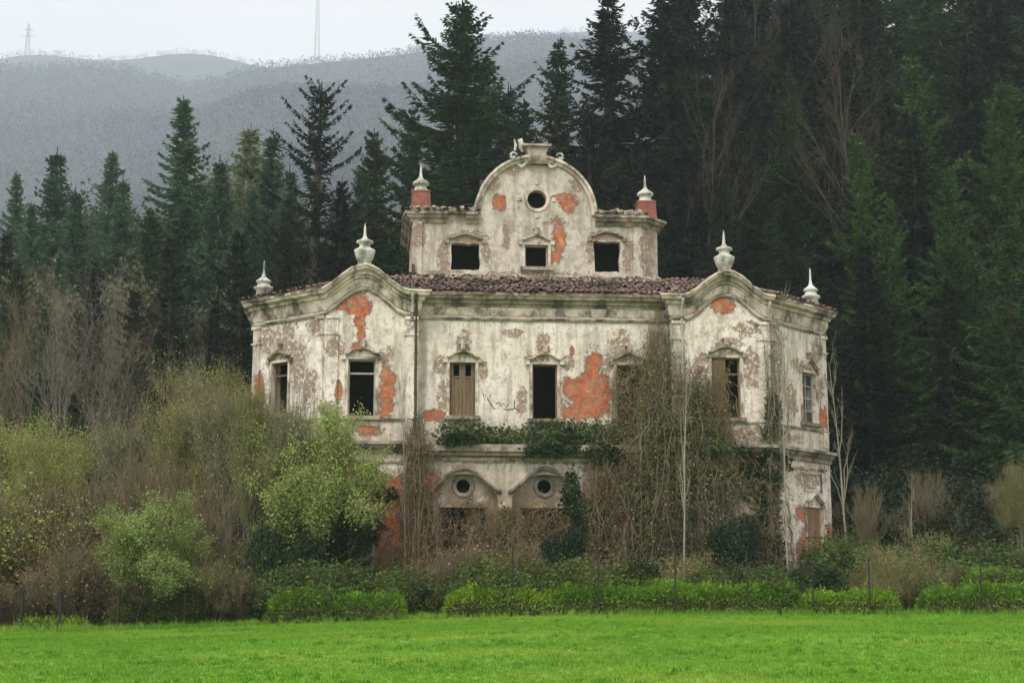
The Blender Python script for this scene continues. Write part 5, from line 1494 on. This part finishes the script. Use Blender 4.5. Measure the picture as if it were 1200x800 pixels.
vines('brown vines draped over the first ground floor arch', -4.4, -1.9, 5.9, 1.2, -.45, .7, 62, 10, leafmat='dry', per=60, topvar=1.8, size=.06, wob=.16, slope=.1)
vines('brown vines draped over the second ground floor arch', -1.2, 1.2, 5.8, 1.2, -.45, .7, 62, 11, leafmat='dry', per=60, topvar=1.8, size=.06, wob=.16, slope=.1)
vines('upright bundle of grey-brown vine stems at the joint of the left wing', -5.4, -4.6, 8.8, 1.2, -.8, .35, 40, 12, leafmat='dry', per=34, topvar=1.4, wob=.06, rad=.018, size=.06)
vines('vines climbing the right corner of the right wing', 8.6, 9.3, 12.6, 1.2, -.75, .3, 20, 13, mat='bark', leafmat='olive', per=30, topvar=7, wob=.07, rad=.018, size=.06)
vines('brown creeper hanging over the third upper window of the middle wall', 2.9, 4.2, 11.4, 7.6, -.12, .4, 46, 21, leafmat='olive', per=50, topvar=1.6, size=.07, wob=.12, rad=.012)
vines('grey creeper spreading below the right wing window', 5.6, 8.0, 8.6, 5.6, -.7, .45, 26, 22, leafmat='ivy_light', per=50, topvar=1.6, size=.08, wob=.14, rad=.012)
vines('dry creeper over the left half of the right wing window', 5.5, 6.9, 11.2, 6.5, -.7, .4, 36, 14, leafmat='olive', per=50, topvar=2.0, size=.06, wob=.12)
vines('reddish dry vines on the lower left wing wall', -6.6, -5.2, 5.0, 1.2, -.65, .5, 26, 15, leafmat='dry', per=50, topvar=2, size=.06, wob=.15)
vines('tangled dry stems before the right wing ivy', 6.4, 8.8, 6.4, 1.2, -1.1, .6, 36, 16, leafmat='dry', per=50, topvar=3.5, size=.06, wob=.16, rad=.012)
ivy_mat('ivy', 'green climber mixed with vines along the ledge left of the right wing', [(5.0, 7.9, 1.2, .6), (6.2, 7.6, .9, .5), (4.2, 6.6, .6, .8), (5.4, 5.6, .6, 1.0), (5.8, 9.3, .3, .7), (3.6, 5.0, .5, 1.3), (4.6, 3.2, 1.0, 1.2)], 4200, -.95, .8, 'ivy_light', .12, 18, stems=6)
ivy_mat('ivy', 'green climber around the pier between the first and second arch', [(-1.6, 4.0, .35, 1.2), (-4.6, 4.4, .3, 1.0), (-2.4, 2.4, 1.0, .9)], 1300, -.5, .4, 'ivy_light', .12, 19, stems=4)
ivy_mat('ivy', 'ivy patch around the downpipe on the right corner of the right wing', [(8.95, 8.9, .3, .7), (8.9, 8.1, .45, .3)], 900, -.72, .3, 'ivy_light', .13, 8, stems=4)

# ------------------------------------------------------------------ fence posts, masts
def post(px, Y, topy, label, group, mat='rust', rr=.035):
    x = across(px, Y); z0 = gz(x, Y); h = height_at(topy, Y) - z0
    r = random.Random(px)
    root = empty('fence_post', (x, Y, z0))
    lx, ly = r.uniform(-.03, .03), r.uniform(-.03, .03)
    v, f = polytube([(0, 0, -.25), (lx * .5, ly * .5, h * .5), (lx, ly, h)], rr, 7); mesh_obj('shaft', (v, f), mat, root, True)
    v, f = polytube([(lx, ly, h - .005), (lx, ly, h + .03)], rr * 1.25, 7); mesh_obj('cap', (v, f), mat, root)
    tag(root, label, 'fence post', group)
lp = [(9, 697, 'first'), (34, 693, 'second'), (79, 694, 'third'), (145, 692, 'fourth'), (222, 680, 'fifth')]
for px, ty, w_ in lp: post(px, 53.9, ty, f'{w_} dark fence post from the left edge of the field', 'dark fence posts on the left', 'iron_dark', .055)
for px, ty, w_ in ((600, 640, 'first'), (700, 640, 'second'), (789, 640, 'third'), (873, 646, 'fourth'), (948, 650, 'fifth'), (1013, 655, 'sixth'), (1143, 640, 'seventh')):
    post(px, 53.0, ty, f'thin dark post rising from the hedge, {w_} from the left', 'thin posts in the hedge', 'iron_dark', .03)

def mast(px, topy, Y, width, label, name):
    x = colx(px, 80, Y); z0 = float(hill_fn(np.array(x), np.array(float(Y)))) if Y < 2500 else float(far_fn(np.array(x), np.array(float(Y)))); z1 = height_at(topy, Y)
    root = empty(name, (x, Y, z0 - 2)); H = z1 - z0 + 2
    A, B = [], []; n = 16
    def w(t_): return width * (1 - .8 * t_)
    cs = [(-1, -1), (1, -1), (1, 1), (-1, 1)]
    lv = [[np.array([c_[0] * w(i / n) / 2, c_[1] * w(i / n) / 2, H * i / n]) for c_ in cs] for i in range(n + 1)]
    la, lb = [], []
    for i in range(n):
        for k_ in range(4):
            la.append(lv[i][k_]); lb.append(lv[i + 1][k_])
            A.append(lv[i][k_]); B.append(lv[i + 1][(k_ + 1) % 4]); A.append(lv[i + 1][k_]); B.append(lv[i + 1][(k_ + 1) % 4])
    mesh_obj('mast_leg', tubes(la, lb, .35, .35, 4), 'pipe', root); mesh_obj('bracing', tubes(A, B, .12, .12, 3), 'pipe', root)
    if name == 'power_pylon':
        A, B = [], []
        for zz, l in ((.72, 12), (.86, 9)):
            for s_ in (-1, 1): A += [np.array([0, 0, H * zz]), np.array([0, 0, H * zz + 2])]; B += [np.array([s_ * l, 0, H * zz])] * 2
        mesh_obj('crossarm', tubes(A, B, .3, .25, 4), 'pipe', root)
    tag(root, label, 'tower')
mast(371, -25, 2205, 7.0, 'tall slender lattice mast on the ridge, its top beyond the frame', 'radio_mast')
mast(31, 28, 2205, 9.0, 'small faint lattice pylon on the ridge at the left', 'power_pylon')

# ------------------------------------------------------------------ meadow grass
r = np.random.default_rng(99)
def blades(n, w0, Y0, Y1, hmin, hmax, r):
    # tufts of grass, thinning with distance
    nt = n // 9
    y = r.uniform(Y0, Y1, nt); x = r.uniform(-1, 1, nt) * (y * .36 + 2)
    x = np.repeat(x, 9) + r.normal(size=nt * 9) * .035; y = np.repeat(y, 9) + r.normal(size=nt * 9) * .035
    z = ground_z(x, y) - .01
    ht = np.repeat(r.uniform(hmin, hmax, nt), 9) * r.uniform(.6, 1.2, nt * 9)
    a = r.uniform(0, 6.283, nt * 9); ln = ht * r.uniform(.1, .7, nt * 9)
    P = np.stack([x, y, z], 1); T = P + np.stack([np.cos(a) * ln, np.sin(a) * ln, ht], 1)
    b = r.uniform(0, 6.283, nt * 9); S = np.stack([np.cos(b), np.sin(b), np.zeros_like(b)], 1) * w0
    v = np.stack([P - S, P + S, T], 1).reshape(-1, 3)
    return v, np.arange(len(v)).reshape(-1, 3)
v1, f1 = blades(360000, .009, 19, 40, .03, .085, r); v2, f2 = blades(270000, .014, 40, 53.4, .04, .10, r)
v3, f3 = blades(50000, .012, 52.6, 54.4, .08, .34, r)
V = np.concatenate([v1, v2, v3]); F = np.concatenate([f1, f2 + len(v1), f3 + len(v1) + len(v2)])
me = poly_mesh('meadow_grass', V, None, F)
o = link('meadow_grass', me, M['grass']); tag(o, 'short bright green meadow grass across the foreground', 'grass', kind='stuff')
# ranker tussocks scattered over the meadow
nt = 2600; y = 19 + 34.4 * r.uniform(0, 1, nt) ** .7; x = r.uniform(-1, 1, nt) * (y * .36 + 2)
cl = np.sin(x * .7 + 2) * np.cos(y * .9) + .6 * np.sin(x * 1.9 + y * 1.3)
x, y = x[cl > .15], y[cl > .15]
x = np.repeat(x, 14) + r.normal(size=len(x) * 14) * .05; y = np.repeat(y, 14) + r.normal(size=len(y) * 14) * .05
P = np.stack([x, y, ground_z(x, y)], 1); ht = r.uniform(.05, .13, len(P))
v, f = leaves(P, r.normal(size=P.shape) * .35 + np.array([0, 0, 1.]), ht, .022, r)
o = link('meadow_tussocks', poly_mesh('meadow_tussocks', v, f), M['tussock']); tag(o, 'ranker darker grass tufts scattered over the meadow', 'grass', kind='stuff')
# weeds and dead growth on the floor behind the field
n = 60000
y = 54.6 + 26 * r.uniform(0, 1, n) ** 1.5; x = r.uniform(-1, 1, n) * (y * .37 + 3)
keep = ~((np.abs(x - 1.3) < 12) & (y > 61)); x, y = x[keep], y[keep]
P = np.stack([x, y, ground_z(x, y)], 1)
v, f = leaves(P, r.normal(size=P.shape) * .6 + np.array([0, 0, .8]), r.uniform(.08, .4, len(P)), .05, r)
o = link('ground_weeds', poly_mesh('ground_weeds', v, f), M['undergrowth']); tag(o, 'tangle of low weeds between the field and the villa', 'weeds', kind='stuff')
